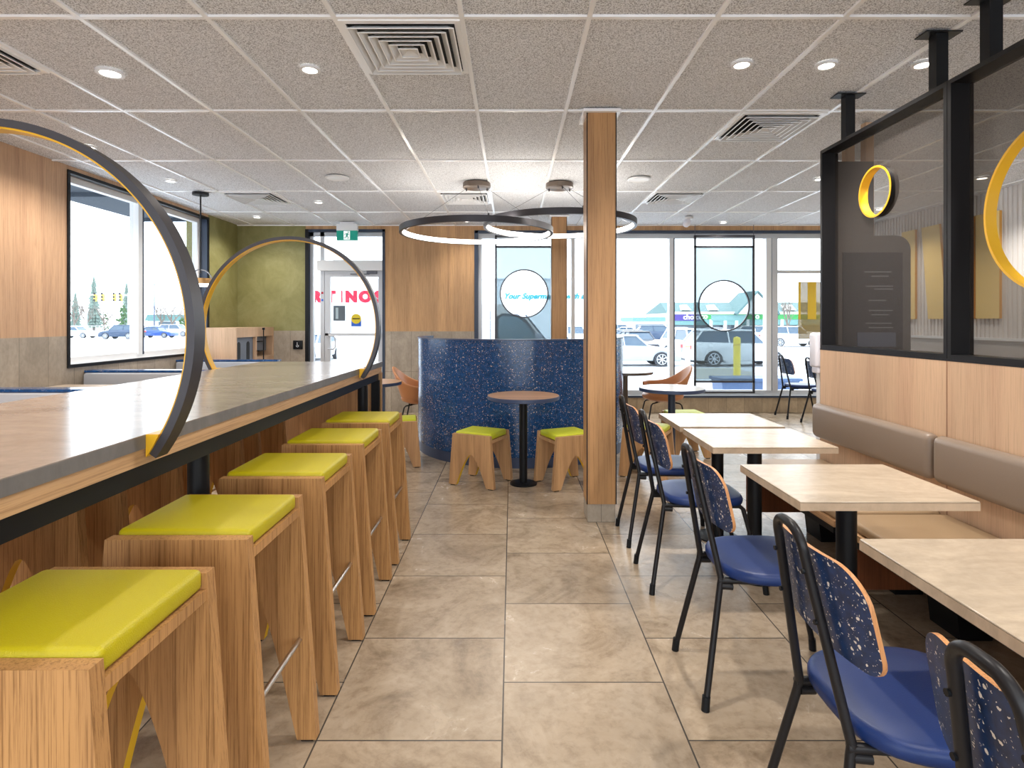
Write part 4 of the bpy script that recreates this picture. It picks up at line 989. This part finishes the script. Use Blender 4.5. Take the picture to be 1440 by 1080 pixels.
# van
t = thing('van', 'large white van parked close outside, behind the curved booth', 'van', (-1.0, 13.0, GZ))
m = paint['white']; wr = .36
pts = [(-2.65, .35)] + arch_pts(-1.7, .44, .38) + arch_pts(1.75, .44, .38) + [(2.75, .4), (2.85, .8), (2.8, 1.15), (2.55, 1.3), (1.85, 1.42), (1.78, 1.5), (1.25, 2.18), (1.05, 2.32), (.8, 2.38), (-2.6, 2.38), (-2.68, 2.2)]
b = MB(); b.prism(pts, -1.0, 1.0, m, 'xz'); b.build('body', t)
b = MB(); b.prism([(.72, 1.42), (.72, 2.08), (.80, 2.14), (1.10, 2.12), (1.28, 2.0), (1.68, 1.46), (1.66, 1.42)], -1.012, -1.0, P('van_glass_reflect', (.13, .22, .28), .12), 'xz'); b.build('side_window', t)  # pale blue reflection painted into the glass colour
b = MB(); b.prism([(.67, 1.37), (.67, 2.12), (.78, 2.19), (1.12, 2.17), (1.32, 2.03), (1.76, 1.45), (1.74, 1.37)], -1.006, -1.0, P('window_seal', (.05, .07, .1), .5), 'xz'); b.build('window_seal', t)
b = MB(); b.prism([(1.84, 1.45), (1.28, 2.16), (1.30, 2.17), (1.87, 1.46)], -.9, .9, carglass, 'xz'); b.build('windscreen', t)
b = MB(); b.box((1.47, -1.22, 1.52), (1.62, -1.04, 1.78), P('mirror_grey', (.25, .3, .38), .4), bev=.03); b.tube([(1.55, -1.05, 1.55), (1.5, -1.0, 1.45)], .02, tyre, 6); b.build('mirror', t)
b = MB()
for x in (.55, -.7): b.box((x-.008, -1.003, .5), (x+.008, -1.0, 2.25), MATS['mirror_grey'])
b.box((-2.6, -1.004, 1.12), (.5, -1.0, 1.15), MATS['mirror_grey']); b.build('panel_lines', t)
for xx in (-1.7, 1.75):
    for s in (-1, 1):
        mx = Matrix.Translation((xx, s*.9, wr)) @ Matrix.Rotation(-s*PI/2, 4, 'X'); b = MB(); b.cyl((0,0,-.1), wr, .22, tyre, 28, mx); b.cyl((0,0,.1), .2, .025, rimm, 20, mx); b.build('wheel', t)
# supermarket
t = thing('supermarket', 'long white supermarket across the lot with red letters and teal script', 'building', (0, 60, GZ))
SX = lambda px: (px-720)*60/807
SZ = lambda py: EYE+(452.6-py)*60/807-GZ
MB().box((-27, .1, 0), (SX(846), 22, SZ(393)), store_m).build('wall', t)
MB().box((-27.2, -.1, SZ(393)), (SX(846)+.2, 22.2, SZ(391.6)), P('coping', (.6, .66, .74), .6)).build('parapet', t)
MB().box((-27, -1.2, SZ(430)), (SX(640), .1, SZ(428)), MATS['coping']).build('canopy', t)
for c_, px in zip('FORTINOS', (406, 426, 445, 464.5, 478.8, 494, 513.5, 532)):
    text_mesh(c_, 1.52, red_m, 'sign_letter', t, TXT(SX(px), -.0, SZ(424)), .1, 0, .105, 'CENTER', 1.0)
text_mesh('Your Supermarket with a P', .82, teal_m, 'script_sign', t, TXT(SX(708), -.0, SZ(420)), .05, .35, .025, 'LEFT', 1.0)
# plaza
t = thing('shopping_plaza', 'green-roofed row of shops with a white gable far across the lot', 'building', (0, 120, GZ))
QX = lambda px: (px-720)*120/807
QZ = lambda py: EYE+(452.6-py)*120/807-GZ
MB().box((QX(940), 1.5, 0), (QX(1180), 20, QZ(438)), plaza_w).build('wall', t)
MB().box((QX(940), 1.35, 0), (QX(1180), 1.5, QZ(456)), shopg).build('shop_windows', t)
b = MB(); z0, z1 = QZ(440), QZ(423); b.faces([(QX(938), 0, z0), (QX(1182), 0, z0), (QX(1182), 9, z1), (QX(944), 9, z1), (QX(938), 20, z0), (QX(1182), 20, z0)], [(0,1,2,3), (3,2,5,4), (0,3,4), (1,5,2)], roofg); b.build('roof', t)
MB().box((QX(938), -.2, QZ(442)), (QX(1182), .1, QZ(438.5)), plaza_w).build('gutter', t)
b = MB(); b.box((QX(947), -.0, QZ(451)), (QX(984), .3, QZ(441.5)), purple); b.build('purple_fascia', t)
b = MB(); b.box((QX(984), -.0, QZ(449)), (QX(1182), .3, QZ(441.5)), greenf); b.build('green_fascia', t)
b = MB(); b.box((QX(1000), -.02, QZ(451)), (QX(1050), .28, QZ(443)), tealf); b.box((QX(940), .1, QZ(457)), (QX(1182), .35, QZ(449)), tealf); b.build('teal_band', t)
text_mesh('choice', 1.5, MATS['symbol_white'], 'sign_text', t, TXT(QX(960.5), -.1, QZ(449)), .08, 0, .03)
text_mesh('co', 1.5, MATS['symbol_white'], 'sign_text', t, TXT(QX(985), -.1, QZ(448)), .08, 0, .03)
text_mesh('o', 1.5, MATS['symbol_white'], 'sign_text', t, TXT(QX(1062), -.1, QZ(448)), .08, 0, .03)
for px in (968, 1007, 1117):
    b = MB(); b.prism([(QX(px-7), QZ(436)), (QX(px+7), QZ(436)), (QX(px), QZ(428))], 1.2, 6, plaza_w, 'xz'); b.build('dormer', t)
b = MB(); b.prism([(QX(1034), QZ(441)), (QX(1090), QZ(441)), (QX(1062), QZ(412))], -1.0, 9, plaza_w, 'xz'); b.build('gable', t)
b = MB()
for s in (-1, 1):
    xa, xb = QX(1062), QX(1062+s*31); b.faces([(xa, -1.6, QZ(409)), (xb, -1.6, QZ(441)), (xb, 9, QZ(441)), (xa, 9, QZ(409)), (xa, -1.6, QZ(411)), (xb-s*.3, -1.6, QZ(443)), (xb-s*.3, 9, QZ(443)), (xa, 9, QZ(411))], [(0,1,2,3),(4,5,6,7),(0,1,5,4),(1,2,6,5)], roofg)
b.build('gable_roof', t)
b = MB()
for px in (1000, 1020, 1036, 1052, 1075, 1100, 1125): b.box((QX(px)-.3, 0, 0), (QX(px)+.3, .5, QZ(449)), plaza_w)
b.build('pillars', t)
t = thing('low_shops', 'low flat teal-roofed building far away between column and mullion', 'building', (0, 110, GZ))
RX = lambda px: (px-720)*110/807
RZ = lambda py: EYE+(452.6-py)*110/807-GZ
MB().box((RX(892), .4, 0), (RX(935), 12, RZ(452)), plaza_w).build('wall', t)
MB().box((RX(890), 0, RZ(452)), (RX(936), 12.5, RZ(446)), tealf).build('roof', t)
b = MB(); b.box((RX(894), .3, .5), (RX(934), .4, RZ(456)), shopg); b.build('shop_windows', t)
t = thing('roadside_building', 'low pale building with teal roof seen through the left window', 'building', (0, 100, GZ))
UX = lambda px: (px-720)*100/807
MB().box((UX(206), .3, 0), (UX(252), 8, 2.2), plaza_w).build('wall', t)
b = MB(); b.prism([(UX(203), 2.2), (UX(262), 2.2), (UX(256), 3.3), (UX(207), 3.3)], 0, 8.5, tealf, 'xz'); b.build('roof', t)
MB().box((UX(222), .2, .9), (UX(246), .3, 2.0), shopg).build('shop_windows', t)
# trees
def conifer(px, Y, top, wpx, label, m=spruce):
    x = at(px, Y); H = EYE+(452.6-top)*Y/807-GZ; R = wpx/2*Y/807; t = thing('spruce_tree', label, 'tree', (x, Y, GZ), 0, 'evergreens beyond the road')
    MB().cyl((0,0,0), .2, H*.9, bark, 8, r2=.05).build('trunk', t)
    b = MB(); N = 16; r_ = random.Random(int(px))
    for k in range(N):
        f = k/N; zc = H*(.14+.84*f); rr = R*(1-f)**.85*(.8+.4*r_.random())+.08; n = 14; vs = [(0, 0, zc+H*.11)]
        for i in range(n*2):
            a = PI*i/n; q = rr*(1 if i % 2 == 0 else .55)*(.8+.4*r_.random()); vs.append((q*math.cos(a), q*math.sin(a), zc-H*.02*(1+r_.random())))
        b.faces(vs, [(0, 1+i, 1+(i+1) % (2*n)) for i in range(2*n)], m)
    b.build('foliage', t)
conifer(132, 95, 386, 20, 'taller spruce beyond the road, left pane of the left window')
conifer(178, 95, 396, 18, 'spruce close beside the window mullion')
conifer(106, 100, 410, 16, 'shorter spruce near the left edge of the left window')
def bare(px, Y, top, label, sp=1.0, group='bare trees beyond the road'):
    x = at(px, Y); H = EYE+(452.6-top)*Y/807-GZ; t = thing('bare_tree', label, 'tree', (x, Y, GZ), 0, group); r_ = random.Random(int(px*3))
    b = MB(); tr = MB(); tr.tube([(0,0,0), (.05,0,H*.3), (0,.05,H*.45)], .12, bark, 6, rs=[H*.022, H*.017, H*.013]); tr.build('trunk', t)
    def br(p, d, l, r, dep):
        e = p+d*l; b.tube([tuple(p), tuple((p+e)/2+Vector((r_.uniform(-1,1), r_.uniform(-1,1), 0))*l*.05), tuple(e)], r, bark, 4, rs=[r, r*.8, r*.55])
        if dep:
            for _ in range(3 if dep > 1 else 2):
                v = Vector((r_.uniform(-1, 1)*sp, r_.uniform(-1, 1)*sp, r_.uniform(.25, 1.0))).normalized()
                br(e, (d*.6+v*.8).normalized(), l*.72, r*.55, dep-1)
    for k in range(6):
        a = k*1.05; v = Vector((math.cos(a)*.6*sp, math.sin(a)*.6*sp, .9)).normalized(); br(Vector((0, 0, H*(.25+.04*k))), v, H*.2, H*.016, 3)
    b.build('branches', t)
bare(104, 85, 412, 'bare tree at the left edge of the left window')
bare(120, 88, 420, 'bare tree below the tall spruce')
bare(146, 88, 422, 'bare tree between the spruces')
bare(226, 99, 420, 'bare tree right of the mullion, above the teal roof')
bare(241, 84, 418, 'bare tree right of the teal-roofed building')
bare(259, 99, 424, 'bare tree at the right end of the left window')
bare(1107, 62, 415, 'slender bare tree in front of the far green roof', .5, 'bare tree by the shops')
# hedge
for px, Y, wd, top, l in ((173, 88, 15, 428, 'dense round evergreen shrub left of the mullion'), (256, 85, 12, 447, 'low clipped hedge at the right of the left window'), (148, 90, 9, 441, 'small dark shrub between the poles')):
    x = at(px, Y); H = EYE+(452.6-top)*Y/807-GZ; b = MB(); r_ = random.Random(px); R = wd/2*Y/807
    for k in range(70):
        a = r_.random()*6.28; z = r_.random(); rr = R*math.sin(PI*min(.97, z*.75+.2))*r_.uniform(.5, 1); s = R*.28
        vs = [(rr*math.cos(a)+s*dx, rr*math.sin(a)+s*dy, H*z*.9+.2+s*dz_) for dx, dy, dz_ in ((1,0,0),(-.5,.87,0),(-.5,-.87,0),(0,0,1.1),(0,0,-1.1))]
        b.faces(vs, [(0,1,3),(1,2,3),(2,0,3),(1,0,4),(2,1,4),(0,2,4)], shrubm)
    o = b.build('shrub', None, (x, Y, GZ)); tag(o, l, 'shrub')
# traffic signals and poles
def signal(px, Y, arm, label):
    t = thing('traffic_signal', label, 'traffic light', (at(px, Y), Y, GZ), 0, 'traffic signals on the road'); s = Y/807
    h = EYE-GZ+40*s; pm = P('pole_white', (.6, .65, .7), .5) if 'pole_white' not in MATS else MATS['pole_white']
    b = MB(); b.cyl((0,0,0), .16, h, pm, 10); b.build('pole', t); b = MB(); b.tube([(0,0,h-.3), (arm, 0, h)], .08, pm, 8); b.build('arm', t)
    for q in (.55, .98):
        b = MB(); b.box((arm*q-.2, -.15, h-1.1), (arm*q+.2, .15, h-.1), P('signal_yellow', (.75, .5, .08), .5) if 'signal_yellow' not in MATS else MATS['signal_yellow'], bev=.05)
        for z in (-.95, -.5, -.05): b.cyl((0,0,0), .15, .05, darkhole, 12, Matrix.Translation((arm*q, -.2, h+z)) @ Matrix.Rotation(PI/2, 4, 'X'))
        b.build('signal_head', t)
signal(121, 80, 2.4, 'traffic signal with pale pole, left of the tall spruce')
signal(181, 80, -2.0, 'traffic signal with pale pole beside the mullion')
for px, Y, top, l in ((217, 92, 400, 'dark utility pole seen in the right pane of the left window'), (478, 45, 365, 'thin pale lamp pole rising behind the door'), (944, 70, 470, 'x')):
    if l == 'x': continue
    t = thing('utility_pole', l, 'pole', (at(px, Y), Y, GZ)); h = EYE+(452.6-top)*Y/807-GZ
    MB().cyl((0,0,0), .12, h, P('pole_dark'+str(px), (.08, .1, .15) if px < 300 else (.4, .45, .5), .6), 10, r2=.08).build('shaft', t)
    MB().box((-.5, -.05, h-.12), (.5, .05, h), MATS['pole_dark'+str(px)]).build('cross_arm', t)
b = MB(); x0 = at(92, 84)
for k in range(26): b.box((x0+k*.55, -.03, 0), (x0+k*.55+.05, .03, 1.5), alum)
b.box((x0, -.03, 1.4), (x0+14.3, .03, 1.46), alum); b.box((x0, -.03, .7), (x0+14.3, .03, .74), alum)
tag(b.build('road_fence', None, (0, 84, GZ)), 'long low metal fence along the road seen through the left pane', 'fence')
for o in C.objects:
    if '_used' in o: del o['_used']

for o in C.objects:
    if o.get('label') and not 4 <= len(o['label'].split()) <= 16: print('LABELLEN', len(o['label'].split()), o['label'])
